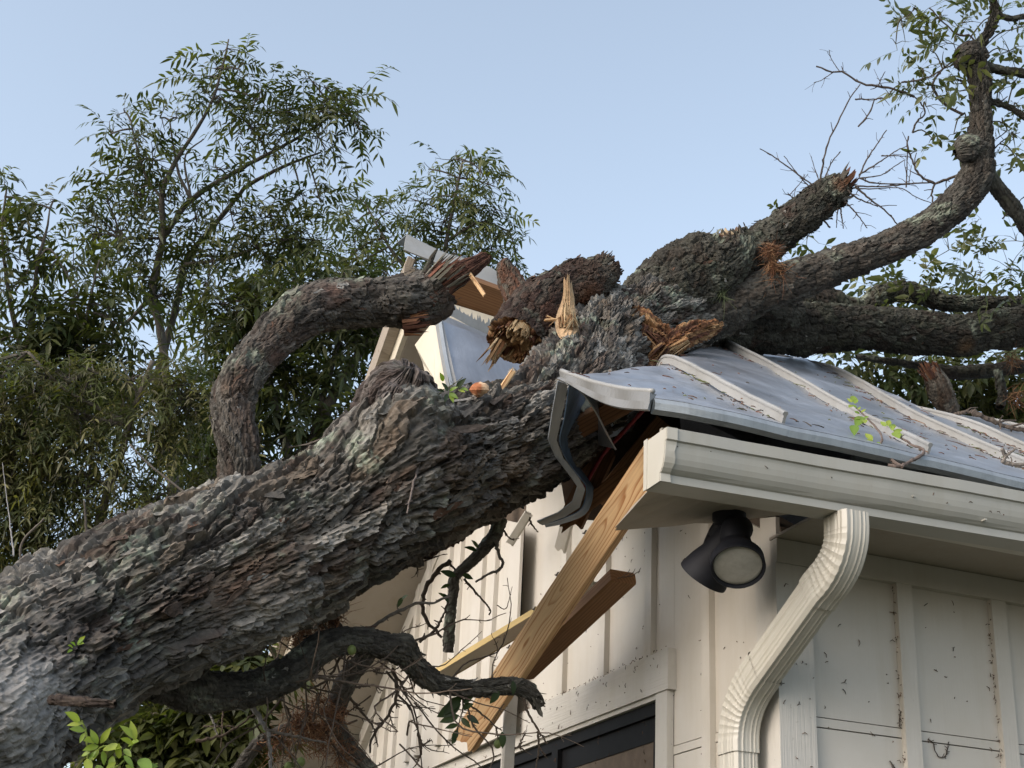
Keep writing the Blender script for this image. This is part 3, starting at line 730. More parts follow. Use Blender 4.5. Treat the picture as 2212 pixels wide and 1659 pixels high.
def flood():
    base = P(1575, 1124, 3.84); t = thing('flood_light', base, 'black twin-head flood light hanging under the torn soffit', 'lamp')
    lathe('mount', [(-.01, .045), (.012, .045), (.02, .036), (.03, .02)], base+V3(0, 0, .012), (0, 0, -1), M_LAMP, t)
    # lamp facing the camera
    c = P(1594, 1223, 3.70); ax = V3(*(tocam(c)*.80-up*.58+rt*.06)); ax /= np.linalg.norm(ax)
    neck = P(1598, 1150, 3.86)
    dirn = neck-c
    mb_axis = ax
    bell = [(-.15, .030), (-.14, .038), (-.095, .042), (-.07, .045), (-.05, .056), (-.025, .070), (.004, .0715), (.006, .069), (.002, .0645), (-.006, .064)]
    lathe('lamp_head', bell, c, ax, M_LAMP, t, sx=1.0)
    gl, n, b, o = mat('frosted_lens'); tx = tex_noise(n, 60, 3, .6, coords(n)); n.links.new(ramp(n, tx.outputs[0], [(.3, (.30, .29, .26)), (.7, (.36, .35, .315))]), b.inputs['Base Color']); b.inputs['Roughness'].default_value = .22; b.inputs['Specular IOR Level'].default_value = .7
    lathe('lens', [(-.012, .0625), (-.003, .0625), (.0, .054), (.004, .030), (.0055, .010), (.0056, .001)], c, ax, gl, t)
    mb = MB(); q, _ = spl([base+V3(.01, 0, -.01), neck+V3(0, 0, .01), c-ax*.10+V3(0, 0, .03), c-ax*.06], 12); mb.tube(q, [.026, .030, .034, .037, .039, .040, .040, .040, .039, .037, .034, .03], 18); mb.build('neck', M_LAMP, t, smooth=True)
    # lamp turned left, seen from its side
    c2 = P(1520, 1244, 3.86); ax2 = -rt*.50-up*.83+fw*.22; ax2 = ax2/np.linalg.norm(ax2)
    bell2 = [(-.16, .028), (-.14, .038), (-.10, .044), (-.07, .049), (-.04, .060), (-.004, .069), (.004, .0695), (.004, .064), (-.004, .062)]
    lathe('lamp_head', bell2, c2+ax2*-.0, ax2, M_LAMP, t)
    lathe('lens', [(-.01, .057), (-.003, .057), (.0, .05), (.003, .02), (.0035, .001)], c2, ax2, gl, t)
    mb = MB(); q, _ = spl([base+V3(-.012, .006, -.012), P(1560, 1155, 3.90), P(1552, 1180, 3.90), c2-ax2*.06], 12); mb.tube(q, [.022, .025, .029, .034, .037, .039, .041, .042, .042, .041, .038, .034], 18); mb.build('neck', M_LAMP, t, smooth=True)
flood()

# ------------------------------------------------------------------ bark
GREYS = np.array([(.185,.172,.150), (.120,.110,.096), (.060,.053,.047), (.270,.255,.228), (.150,.118,.088), (.088,.062,.048), (.165,.155,.140), (.075,.066,.058), (.215,.200,.175)])
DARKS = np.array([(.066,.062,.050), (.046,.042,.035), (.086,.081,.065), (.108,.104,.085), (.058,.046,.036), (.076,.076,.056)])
LICH = V3(.25, .28, .215)
def bark(name, ctrl, parent, dx=.006, cw=.05, cl=.15, amp=.012, pal=GREYS, lich=.5, feats=(), seed=0, twist=0.0, red=.12, flat=(0, 0), label=None, ends=True, mw=.22, tone=.70, world=False):
    """limb or trunk: tube along ctrl rows (px, py, depth, px radius) covered in overlapping bark plates, displaced as geometry"""
    if world: c = np.asarray(ctrl, float)
    else: c = np.array([np.r_[P(x, y, d), r*d/F] for x, y, d, r in ctrl])
    q, s = spl(c, 10); Ltot = s[-1]; ns = max(12, int(Ltot/dx)); q, s = spl(c, ns)
    p, r = q[:, :3], q[:, 3]; r = np.maximum(r, .004); nt_ = int(max(20, min(420, 2*math.pi*np.percentile(r, 80)/dx)))
    t, N, B = frames(p); a = np.arange(nt_)*2*math.pi/nt_
    R = N[:, None]*np.cos(a)[None, :, None]+B[:, None]*np.sin(a)[None, :, None]
    # gentle out-of-roundness
    base = p[:, None]+R*r[:, None, None]
    lump = (fbm(base*(.55/np.median(r)), 2, seed+50)-.5)*.34
    rr = r[:, None]*(1+lump)
    base = p[:, None]+R*rr[..., None]
    bf = np.ones_like(rr); colm_ = np.zeros(rr.shape+(3,)); ck = np.zeros_like(rr); bumpv = np.zeros_like(rr)
    for (fc, fr, fb, fs, fcol, fk) in feats:
        d = np.linalg.norm(base-np.asarray(fc), axis=2)/fr
        g = np.exp(-d*d*1.6); bumpv += g*fb; bf *= 1-g*fs
        if fcol is not None:
            colm_ = colm_*(1-(g*fk)[..., None])+np.asarray(fcol)*(g*fk)[..., None]; ck = np.maximum(ck, g*fk)
    base = base+R*bumpv[..., None]
    S_, A_ = np.meshgrid(s, a, indexing='ij')
    w1 = fbm(base*9+3, 3, seed)-.5; w2 = fbm(base*9+31, 3, seed+1)-.5; w3 = fbm(base*26+7, 2, seed+2)-.5
    circ = 2*math.pi*np.median(r)
    def layer(cw, cl, sd, wa):
        per = max(5, int(round(circ/cw)))
        u = A_/(2*math.pi)*per + w1*wa*.85+w3*.45 + twist*S_/cw
        v = S_/cl + w2*wa*.5+w3*.25
        return worley(u, v, per, sd)
    F1, F2, ID, DU, DV = layer(cw, cl, seed, 1.6)
    gp = .07+.34*np.clip(fbm(base*11+71, 2, seed+40)-.28, 0, 1); e1 = sst(gp*.35, gp, F2-F1); h1 = e1*(.26+.58*ID+.60*np.clip(DV+.25, -.4, .9)*(ID > .25))
    G1, G2, JD, EU, EV_ = layer(cw*.45, cl*.36, seed+5, 1.5)
    e2 = sst(.02, .15, G2-G1); h2 = e2*(.30+.5*JD+.65*np.clip(EV_+.2, -.4, .8))
    per = max(8, int(circ/(cw*.16)))
    K1, K2, KD, _, _ = worley(A_/(2*math.pi)*per+w1*2.5+w3*1.1, S_/(cl*.42)+w2*1.5+w3, per, seed+9)
    fine = sst(0, .35, K2-K1)*(.5+.5*KD)
    rq = np.median(r)/(cw*.95); q3 = np.stack([np.cos(A_)*rq+w1*1.2, np.sin(A_)*rq+w2*1.2, S_/(cl*1.5)+w3*.5], -1); rid = np.abs(2*vn(q3, seed+60)-1); q4 = q3*V3(2.1, 2.1, 1.6)+9; rid2 = np.abs(2*vn(q4, seed+61)-1)
    mac = sst(.0, .15, rid)*(.45+.55*vn(q3*.6+4, seed+62)*1.4)+.35*sst(0, .14, rid2)
    h = amp*bf*(h1*.85+h2*.42+fine*.24+mac*mw-.9-mw*.55) + amp*.35*bf*(w3*2)
    v = base+R*h[..., None]+t[:, None]*((w3*amp*.6*bf)[..., None])
    # colour per plate
    i1 = (ID*997).astype(int) % len(pal); i2 = (JD*1013).astype(int) % len(pal)
    col = (pal[i1]*.72+pal[i2]*.28)*tone
    col = col*(.62+.76*KD)[..., None]
    patch = fbm(base*4.5+11, 3, seed+20); patch2 = fbm(base*13+5, 3, seed+21)
    rm = np.clip(sst(.60, .70, patch)*sst(.42, .60, patch2), 0, 1)*red*4*(ID < .5)
    col = col*(1-np.clip(rm, 0, .85)[..., None])+V3(.060, .036, .027)*np.clip(rm, 0, .85)[..., None]
    lm = fbm(base*7+41, 4, seed+22); upz = np.clip((R@V3(-.2, -.25, 1))*.5+.6, 0, 1.1)
    lk = np.clip(sst(.60-.12*lich, .70-.08*lich, lm)*sst(.40, .62, patch2)*upz*(.5+.6*JD), 0, 1)*min(1, lich*1.6)
    sp = sst(.52, .60, vn(base*75, seed+23)*.6+vn(base*150, seed+24)*.4); lk = np.maximum(lk*sst(.1, .3, G2-G1)*.55, np.clip(lk*1.6, 0, 1)*sp)
    col = col*(1-lk[..., None]*.8)+LICH*(.8+.5*KD)[..., None]*lk[..., None]*.8
    col = col*(1-ck[..., None])+colm_*(.8+.35*KD)[..., None]*(ck[..., None] > 0)*1.0 if len(feats) and ck.max() > 0 else col
    i = np.arange(ns-1)[:, None]; j = np.arange(nt_)[None, :]; j2 = (j+1) % nt_
    f = np.stack([i*nt_+j, i*nt_+j2, (i+1)*nt_+j2, (i+1)*nt_+j], -1).reshape(-1, 4)
    vv = v.reshape(-1, 3); cc = np.clip(col, .01, .9).reshape(-1, 3)
    me = mesh_np(name, vv, f, M_BARK, cc, False)
    o = link(name, me, parent, None, label)
    return dict(o=o, v=v, p=p, r=r, R=R, t=t, col=col, s=s, seed=seed, a=a)
def flakes(parent, D, n, size=(.05, .02), lift=.35, rng=(0, 1), facing=True, name='bark_flakes', pal=None):
    """loose bark scales standing off the surface, tip end lifted; one mesh"""
    v = D['v']; ns, nt_ = v.shape[:2]; V = []; Fc = []; Cc = []
    I = (ns*(rng[0]+(rng[1]-rng[0])*RNG.random(n))).astype(int).clip(1, ns-2); J = RNG.integers(0, nt_, n)
    nu, nw = 4, 3
    for i, j in zip(I, J):
        nrm, tan = D['R'][i, j], D['t'][i]
        if facing and np.dot(nrm, tocam(v[i, j])) < -.45: continue
        L = size[0]*(.5+1.3*RNG.random()**2); W_ = size[1]*(.6+.9*RNG.random()); sd = np.cross(nrm, tan)
        sgn = 1 if RNG.random() < .6 else -1
        tan = tan*sgn+sd*(RNG.random()-.5)*.7; tan /= np.linalg.norm(tan); sd = np.cross(nrm, tan)
        li = lift*(.25+RNG.random()**2*1.2); cu = (RNG.random()-.3)*1.2
        b = len(V)*1; base = v[i, j]-nrm*.003; c0_ = (D['col'][i, j]*(.7+.6*RNG.random()))
        if RNG.random() < .04: c0_ = V3(.10, .06, .042)*(.7+.6*RNG.random())
        if RNG.random() < .06: c0_ = np.array(GREYS[3])*(.6+.5*RNG.random())
        st = len(V)
        for a in range(nu+1):
            u = a/nu; ww = W_*(1-.55*u*u)*(.8+.4*RNG.random()) if a < nu else W_*.35*RNG.random()
            for k in range(nw):
                q = (k/(nw-1)-.5)*2
                jit = (RNG.random(3)-.5)*W_*.22
                V.append(base+tan*(u-.25)*L+sd*q*ww*.5+nrm*(li*L*u*u*.8+cu*.12*ww*(q*q))+jit); Cc.append(c0_)
        for a in range(nu):
            for k in range(nw-1): Fc.append((st+a*nw+k, st+a*nw+k+1, st+(a+1)*nw+k+1, st+(a+1)*nw+k))
    # give each scale a little thickness
    V = np.array(V); 
    if len(V) == 0: return
    me = mesh_np(name, V, np.array(Fc), M_BARK, np.clip(np.array(Cc), .01, .9), False)
    o = link(name, me, parent, 'stuff')
    m = o.modifiers.new('thickness', 'SOLIDIFY'); m.thickness = size[1]*.07
    return o
def shards(name, parent, cen, axis, rad, n, length, cols, w_=(.004, .010), spread=.15, hollow=0.0, label=None, side=None, back=.03, kind='stuff'):
    """splintered wood: flat tapering slivers standing on a broken face"""
    ax = np.array(axis, float); ax /= np.linalg.norm(ax); a = V3(0, 0, 1) if abs(ax[2]) < .9 else V3(1, 0, 0)
    n1 = np.cross(ax, a); n1 /= np.linalg.norm(n1); n2 = np.cross(ax, n1); mb = MB()
    for _ in range(n):
        th = RNG.random()*2*math.pi; rr = rad*math.sqrt(hollow+(1-hollow)*RNG.random())*.95
        if side is not None and RNG.random() < .75:
            dd = n1*math.cos(th)+n2*math.sin(th)
            if np.dot(dd, side) < 0: th += math.pi
        out = n1*math.cos(th)+n2*math.sin(th); p0 = np.array(cen)+out*rr-ax*back
        L = length*(.25+.9*RNG.random()**1.6); d = ax+out*spread*(RNG.random()-.2)+(n1*(RNG.random()-.5)+n2*(RNG.random()-.5))*.12
        tw = np.cross(ax, out); W_ = w_[0]+(w_[1]-w_[0])*RNG.random(); T = W_*.35
        c = np.array(cols[RNG.integers(len(cols))])*(.75+.5*RNG.random())
        A = p0; Bm = p0+d*(L*.6+back); Cm = p0+d*(L+back)+(tw*(RNG.random()-.5))*W_*2
        v = [A+tw*W_+out*T, A-tw*W_+out*T, A-tw*W_-out*T, A+tw*W_-out*T, Bm+tw*W_*.8+out*T*.8, Bm-tw*W_*.7+out*T*.8, Bm-tw*W_*.7-out*T*.8, Bm+tw*W_*.8-out*T*.8, Cm+tw*W_*.15, Cm-tw*W_*.15]
        mb.add(v, [(0,1,5,4),(1,2,6,5),(2,3,7,6),(3,0,4,7),(4,5,9,8),(6,7,8,9),(5,6,9),(7,4,8)], c)
    return mb.build(name, M_WOODV, parent, kind=kind, label=label)
def cap_face(name, parent, D, end, cols, depth=.03, rough=.02, dome=0.0):
    """rough broken face closing a limb's end"""
    ring = D['v'][-1 if end else 0]; t = D['t'][-1 if end else 0]*(1 if end else -1); c = ring.mean(0); n = len(ring); rows = [ring]; K = 7
    V = []; C = []
    for k in range(K+1):
        u = 1-k/K
        q = c+(ring-c)*u; nz = (fbm(q*45+k, 3, D['seed']+3)-.5)*2*rough*(1 if k else 0)
        V.append(q+t[None]*(nz+dome*(1-u*u)-depth*(1-u)*(1 if not dome else 0))[:, None])
        i = (fbm(q*30, 2, 5)*len(cols)*1.3).astype(int) % len(cols); C.append(np.array(cols)[i]*(.7+.6*RNG.random((n, 1))))
    V = np.concatenate(V); C = np.concatenate(C); i = np.arange(K)[:, None]; j = np.arange(n)[None]
    f = np.stack([i*n+j, i*n+(j+1) % n, (i+1)*n+(j+1) % n, (i+1)*n+j], -1).reshape(-1, 4)
    return link(name, mesh_np(name, V, f, M_WOODV, np.clip(C, .01, .9), True), parent)
TAN = [(.40, .275, .15), (.30, .175, .085), (.47, .345, .205), (.20, .095, .045)]
REDW = [(.115, .050, .030), (.075, .032, .021), (.17, .080, .043), (.052, .025, .018)]
MIXW = TAN+REDW

tree = thing('fallen_tree', tuple(P(-900, 2150, 2.62)*V3(1, 1, 0)), 'big fallen tree with shaggy grey bark, its trunk and limbs lying across the roof', 'tree')
T = tree
knot = P(50, 1515, 3.10); coll = P(878, 890, 3.98)
trunk = bark('trunk', [(-420, 1725, 3.0, 262), (-180, 1595, 3.2, 238), (50, 1458, 3.4, 208), (300, 1322, 3.6, 176), (610, 1180, 3.9, 162), (850, 1044, 4.15, 156), (1050, 972, 4.4, 128), (1165, 926, 4.55, 118), (1235, 865, 4.78, 108), (1285, 768, 5.25, 96), (1360, 712, 5.65, 84), (1450, 690, 6.0, 74), (1520, 690, 6.15, 56), (1570, 690, 6.25, 30)], T, .0042, .036, .24, .030, GREYS, .62, mw=.68, tone=.86, feats=
             [(knot, .165, .06, .78, (.30, .29, .275), .95), (coll, .22, .150, .25, None, 0), (P(110, 1508, 3.10), .035, -.05, .4, (.12, .06, .035), .8), (P(800, 1290, 3.72), .09, .0, .45, (.10, .06, .038), .7),
              (P(560, 1240, 3.65), .09, -.006, .5, (.12, .078, .05), .7), (P(460, 1290, 3.55), .08, -.006, .5, (.10, .062, .04), .7), (P(930, 1005, 4.15), .05, -.004, .5, (.13, .055, .045), .85), (P(870, 1075, 4.0), .04, -.004, .5, (.12, .05, .04), .8)], seed=3, twist=.10, red=.12)
flakes(T, trunk, 1000, (.052, .015), .22, (.10, .86))
flakes(T, trunk, 140, (.085, .022), .10, (.10, .86))
# butt of the trunk, running out of the picture down to the roots
pb = trunk['p'][0]; tb = trunk['t'][0]
qs = [np.r_[pb+tb*.12, trunk['r'][0]*.97]]
g0 = P(-900, 2150, 2.62)
gpt = pb-tb*((pb[2]+.25)/max(.05, tb[2]))
for u in (.33, .66, 1.0): qs.append(np.r_[pb*(1-u)+gpt*u, trunk['r'][0]*(1+.45*u*u)])
bark('trunk', qs, T, .022, .07, .22, .02, GREYS, .4, (), 4, .1, .1, label='root end of the trunk', world=True)
# old pruned stub swelling on top of the trunk
PSTUB = np.array([(.125,.108,.10), (.10,.082,.075), (.15,.132,.12), (.078,.062,.055), (.095,.072,.062)])
stub = bark('stub', [(866, 1000, 4.14, 125), (862, 935, 4.08, 112), (864, 888, 4.04, 102), (872, 850, 4.02, 88), (882, 820, 4.01, 66), (890, 804, 4.0, 42), (893, 796, 4.0, 14)], T, .0046, .062, .10, .020, PSTUB, .25, [(P(905, 812, 3.98), .035, .02, .2, None, 0), (P(838, 832, 4.0), .05, .03, .2, None, 0)], 8, .25, .15, mw=.6, tone=.85)
stub2 = bark('stub', [(838, 920, 4.08, 84), (830, 862, 4.05, 66), (830, 834, 4.05, 46), (832, 818, 4.05, 16)], T, .005, .055, .08, .014, PSTUB, .1, (), 9, .2, .15, tone=.85)
# dead stick in the old knot
bark('dead_stub', [(112, 1511, 3.06, 12), (170, 1516, 3.00, 11), (250, 1520, 2.98, 8)], T, .004, .012, .06, .004, np.array([(.06,.045,.035), (.09,.07,.055), (.04,.03,.026)]), 0, (), 14)
# arching limb on the left, snapped at its upper end
arch = bark('limb', [(522, 1120, 4.45, 54), (520, 1050, 4.45, 44), (513, 960, 4.46, 41), (502, 872, 4.5, 44), (530, 802, 4.55, 47), (606, 716, 4.65, 50), (686, 663, 4.75, 54), (785, 655, 4.85, 50), (870, 650, 4.9, 56), (925, 636, 4.95, 60), (955, 612, 4.95, 50)], T, .0052, .034, .10, .013, np.array([(.125,.115,.10), (.098,.088,.076), (.072,.062,.054), (.15,.138,.12), (.10,.076,.062)]), .55,
            [(P(500, 790, 4.4), .055, -.01, .7, (.24, .10, .045), .95), (P(478, 830, 4.42), .03, -.005, .6, (.30, .15, .07), .9), (P(540, 880, 4.4), .07, 0, .3, (.095, .045, .03), .8), (P(600, 770, 4.55), .05, 0, .2, (.085, .042, .03), .7), (P(880, 712, 4.8), .05, -.01, .5, (.18, .075, .03), .85), (P(720, 625, 4.7), .06, 0, .2, (.10, .05, .036), .7)], 21, .05, .25)
flakes(T, arch, 500, (.034, .013), .25)
cap_face('broken_end', T, arch, 1, REDW, .03, .03)
spl_ = bark('broken_spur', [(915, 640, 4.94, 50), (955, 612, 4.95, 36), (995, 590, 4.97, 25), (1030, 570, 5.0, 17), (1050, 556, 5.02, 12), (1056, 549, 5.02, 5)], T, .005, .014, .16, .008, np.array([(.085,.038,.026), (.11,.05,.033), (.065,.03,.022), (.13,.065,.042)]), 0, (), 23)
shards('broken_end', T, P(948, 606, 4.93), (rt*.75+up*.62), .055, 70, .10, [(.12, .115, .09), (.16, .15, .12), (.10, .06, .04), (.14, .06, .04)], (.003, .008), .25, .3)
shards('broken_end', T, P(890, 700, 4.86), (rt*.8+up*.1), .04, 60, .06, REDW+[(.24, .11, .05)], (.003, .007), .25, .1)
bark('bark_spike', [(918, 592, 4.92, 9), (932, 560, 4.94, 6), (944, 538, 4.95, 2)], T, .004, .01, .05, .003, DARKS, .5, (), 25)
timber('wood_splinter', M_PINE, P(1012, 588, 4.95), P(1044, 634, 4.85), .014, .006, tocam(P(1030, 610, 4.9)), T, (.004, .02))

# upper trunk and the limbs on the ridge
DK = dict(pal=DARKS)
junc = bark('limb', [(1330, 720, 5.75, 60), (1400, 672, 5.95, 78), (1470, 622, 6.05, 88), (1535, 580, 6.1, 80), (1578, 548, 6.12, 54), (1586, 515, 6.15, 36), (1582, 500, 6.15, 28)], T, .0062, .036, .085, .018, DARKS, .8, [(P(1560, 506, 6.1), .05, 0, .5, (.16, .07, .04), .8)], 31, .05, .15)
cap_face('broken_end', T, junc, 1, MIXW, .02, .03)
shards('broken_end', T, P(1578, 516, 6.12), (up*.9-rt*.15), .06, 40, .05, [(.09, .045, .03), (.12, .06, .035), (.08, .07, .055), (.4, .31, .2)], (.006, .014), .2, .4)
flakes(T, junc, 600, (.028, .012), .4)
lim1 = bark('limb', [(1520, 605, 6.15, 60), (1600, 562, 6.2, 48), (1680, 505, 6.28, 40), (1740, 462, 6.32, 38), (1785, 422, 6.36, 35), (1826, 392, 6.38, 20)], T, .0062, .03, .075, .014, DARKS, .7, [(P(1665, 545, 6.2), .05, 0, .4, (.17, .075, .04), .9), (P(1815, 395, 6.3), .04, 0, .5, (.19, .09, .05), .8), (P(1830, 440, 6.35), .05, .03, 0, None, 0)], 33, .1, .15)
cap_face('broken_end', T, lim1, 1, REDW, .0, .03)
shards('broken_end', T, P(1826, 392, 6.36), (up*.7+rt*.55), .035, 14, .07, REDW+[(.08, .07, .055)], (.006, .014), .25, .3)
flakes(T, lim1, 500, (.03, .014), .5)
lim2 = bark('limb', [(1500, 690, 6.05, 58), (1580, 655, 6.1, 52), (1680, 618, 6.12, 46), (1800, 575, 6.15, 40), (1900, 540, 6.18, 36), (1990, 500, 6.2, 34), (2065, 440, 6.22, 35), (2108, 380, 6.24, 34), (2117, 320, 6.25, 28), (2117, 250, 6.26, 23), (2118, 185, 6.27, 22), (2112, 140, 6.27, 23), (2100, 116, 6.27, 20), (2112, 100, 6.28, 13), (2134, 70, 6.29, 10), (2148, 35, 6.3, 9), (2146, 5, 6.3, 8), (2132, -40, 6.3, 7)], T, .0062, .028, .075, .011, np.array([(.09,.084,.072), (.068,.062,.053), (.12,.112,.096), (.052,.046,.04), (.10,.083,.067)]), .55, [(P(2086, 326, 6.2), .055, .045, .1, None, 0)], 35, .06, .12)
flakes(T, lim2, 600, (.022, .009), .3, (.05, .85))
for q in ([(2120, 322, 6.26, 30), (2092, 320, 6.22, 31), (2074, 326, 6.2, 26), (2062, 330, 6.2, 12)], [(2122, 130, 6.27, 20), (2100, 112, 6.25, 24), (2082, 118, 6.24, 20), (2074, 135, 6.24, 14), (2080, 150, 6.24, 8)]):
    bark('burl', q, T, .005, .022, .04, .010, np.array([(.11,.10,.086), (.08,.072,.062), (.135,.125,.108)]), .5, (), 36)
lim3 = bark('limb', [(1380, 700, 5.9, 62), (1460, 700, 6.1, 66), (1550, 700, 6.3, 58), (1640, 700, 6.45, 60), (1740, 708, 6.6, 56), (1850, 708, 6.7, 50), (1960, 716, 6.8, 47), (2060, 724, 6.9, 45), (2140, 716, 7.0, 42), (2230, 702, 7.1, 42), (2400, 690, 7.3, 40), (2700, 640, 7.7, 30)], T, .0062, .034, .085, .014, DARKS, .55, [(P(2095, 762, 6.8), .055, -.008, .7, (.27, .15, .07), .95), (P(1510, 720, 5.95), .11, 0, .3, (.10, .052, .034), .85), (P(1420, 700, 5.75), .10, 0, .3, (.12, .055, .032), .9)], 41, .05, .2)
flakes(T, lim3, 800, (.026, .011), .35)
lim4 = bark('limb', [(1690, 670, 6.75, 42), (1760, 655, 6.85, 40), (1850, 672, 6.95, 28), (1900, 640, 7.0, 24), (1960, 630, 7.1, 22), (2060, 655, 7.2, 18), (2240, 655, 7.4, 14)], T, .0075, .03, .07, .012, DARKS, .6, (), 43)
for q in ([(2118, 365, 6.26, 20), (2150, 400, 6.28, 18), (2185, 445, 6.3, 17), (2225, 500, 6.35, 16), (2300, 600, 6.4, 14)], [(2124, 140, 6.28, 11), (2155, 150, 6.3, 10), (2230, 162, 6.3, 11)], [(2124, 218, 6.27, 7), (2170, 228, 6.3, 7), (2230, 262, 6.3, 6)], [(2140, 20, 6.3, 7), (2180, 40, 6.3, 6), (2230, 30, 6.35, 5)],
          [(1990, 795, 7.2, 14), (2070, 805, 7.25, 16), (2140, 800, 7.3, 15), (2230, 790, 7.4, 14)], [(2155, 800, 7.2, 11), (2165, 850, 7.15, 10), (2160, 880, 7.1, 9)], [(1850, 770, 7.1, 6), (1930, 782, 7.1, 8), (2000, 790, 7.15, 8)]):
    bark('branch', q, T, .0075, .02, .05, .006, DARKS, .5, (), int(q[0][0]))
sn = bark('stub', [(2050, 890, 6.55, 22), (2030, 845, 6.5, 26), (2015, 810, 6.48, 22), (2005, 795, 6.48, 12)], T, .006, .02, .05, .008, np.array([(.14,.11,.085), (.18,.16,.13), (.10,.07,.05)]), .5, [(P(2008, 800, 6.42), .04, 0, .3, (.20, .075, .04), .95)], 47)
shards('broken_end', T, P(2010, 802, 6.46), (up*.8-rt*.5), .04, 40, .05, REDW, (.004, .009), .3, .1)
# torn crotch beside the roof sheet: ripped reddish heartwood with long pale fibres
RIP = REDW+[(.30, .17, .08), (.36, .22, .11), (.22, .11, .05)]
PRIP = np.array([(.10, .042, .024), (.16, .075, .036), (.26, .145, .07), (.07, .03, .02), (.20, .09, .04), (.32, .20, .10)])
bark('torn_wood', [(1338, 684, 5.42, 14), (1362, 692, 5.38, 27), (1392, 712, 5.36, 32), (1420, 742, 5.36, 30), (1405, 772, 5.30, 26), (1378, 796, 5.24, 12)], T, .005, .012, .07, .020, PRIP, 0, (), 71, .2, 0, mw=.5, tone=1.0)
bark('torn_wood', [(1395, 778, 5.26, 10), (1435, 748, 5.34, 20), (1475, 728, 5.42, 24), (1515, 715, 5.50, 20), (1550, 706, 5.58, 8)], T, .005, .010, .12, .016, PRIP, 0, (), 72, .1, 0, mw=.5, tone=1.0)
for x, y, d, r_, n, L, ax in ((1358, 694, 5.34, .035, 40, .05, -rt*.9-up*.1), (1392, 720, 5.30, .035, 40, .06, -rt*.4-up*.85), (1420, 752, 5.28, .035, 44, .08, -rt*.75-up*.6), (1470, 740, 5.36, .03, 26, .13, -rt*.82-up*.5), (1400, 735, 5.28, .03, 24, .05, rt*.5-up*.6)):
    shards('torn_wood', T, P(x, y, d), ax, r_, n, L, RIP, (.0018, .0050), .7, .0)
shards('torn_wood', T, P(1470, 742, 5.33), (-rt*.80-up*.52), .022, 16, .20, TAN, (.002, .006), .3, .0)
shards('torn_wood', T, P(1352, 800, 5.12), (up*.5-rt*.2), .02, 16, .03, [(.55, .36, .24), (.6, .44, .3)], (.004, .009), .5, .0)
# low side branch under the trunk
lowb = bark('limb', [(320, 1450, 3.68, 60), (400, 1482, 3.74, 50), (460, 1494, 3.79, 44), (540, 1490, 3.84, 39), (625, 1456, 3.88, 38), (695, 1402, 3.92, 33), (750, 1383, 3.96, 30), (820, 1394, 4.0, 30), (872, 1410, 4.03, 31), (903, 1444, 4.05, 25), (945, 1475, 4.07, 22), (1010, 1488, 4.1, 18), (1070, 1483, 4.12, 19), (1120, 1484, 4.14, 18), (1150, 1500, 4.15, 16), (1164, 1524, 4.16, 13)], T, .0046, .022, .06, .007, np.array([(.09,.085,.072), (.07,.064,.055), (.115,.108,.09), (.055,.05,.044)]), .65, [(P(882, 1386, 4.0), .035, .022, .0, None, 0)], 51)
flakes(T, lowb, 700, (.022, .010), .4)
cap_face('broken_end', T, lowb, 1, REDW, .02, .01)
for q in ([(1082, 1120, 4.45, 16), (1062, 1165, 4.42, 15), (1012, 1220, 4.4, 12), (984, 1246, 4.4, 11), (978, 1290, 4.4, 11), (972, 1345, 4.4, 12), (968, 1408, 4.4, 12)],
          [(800, 1402, 4.0, 20), (765, 1450, 4.02, 22), (740, 1490, 4.04, 24), (725, 1545, 4.06, 20), (745, 1600, 4.08, 15), (800, 1660, 4.1, 13), (860, 1720, 4.12, 11)],
          [(735, 1560, 4.06, 9), (690, 1575, 4.06, 11), (640, 1566, 4.05, 10), (580, 1592, 4.03, 11), (545, 1620, 4.0, 14), (500, 1690, 4.0, 15)],
          [(725, 1395, 4.0, 11), (735, 1365, 4.05, 9), (722, 1345, 4.08, 10), (716, 1310, 4.1, 8)]):
    d_ = bark('branch', q, T, .0045, .014, .04, .004, np.array([(.12,.105,.09), (.09,.08,.07), (.16,.15,.125)]), .6, (), int(q[0][0])+3)

# broken log lying on the bent sheet, and loose pieces
lg = thing('broken_log', P(1180, 700, 5.3), 'snapped reddish limb section with a splintered end, lying between the trunk and the ridge cap', 'log')
log = bark('log', [(1112, 738, 5.14, 62), (1135, 700, 5.22, 60), (1170, 655, 5.3, 56), (1215, 630, 5.38, 54), (1262, 610, 5.45, 54), (1300, 588, 5.5, 38), (1322, 572, 5.52, 24), (1330, 566, 5.52, 14)], lg, .0052, .028, .07, .012, np.array([(.076,.050,.038), (.062,.038,.029), (.09,.068,.055), (.074,.068,.055), (.052,.033,.027)]), .35, [(P(1270, 650, 5.35), .07, -.005, .4, (.19, .085, .045), .8), (P(1180, 690, 5.2), .07, 0, .4, (.15, .06, .04), .8), (P(1300, 590, 5.45), .06, 0, 0, (.11, .105, .08), .7)], 61, .05, .2)
flakes(lg, log, 420, (.03, .014), .4, (.25, 1))
cap_face('broken_face', lg, log, 0, [(.24, .12, .055), (.17, .08, .04), (.34, .20, .10), (.12, .055, .03), (.40, .26, .14)], .01, .035)
axl = -(log['t'][0])
shards('splinters', lg, P(1112, 738, 5.13), axl, .085, 170, .026, MIXW+[(.30, .16, .075), (.24, .12, .055)], (.003, .008), .12, .45)
shards('splinters', lg, P(1118, 718, 5.08), axl, .042, 70, .03, [(.45, .32, .18), (.38, .25, .13)], (.004, .009), .1, .0)
shards('splinters', lg, P(1075, 755, 5.12), axl*.8-up*.5-rt*.3, .03, 26, .09, TAN, (.003, .006), .3, .0)
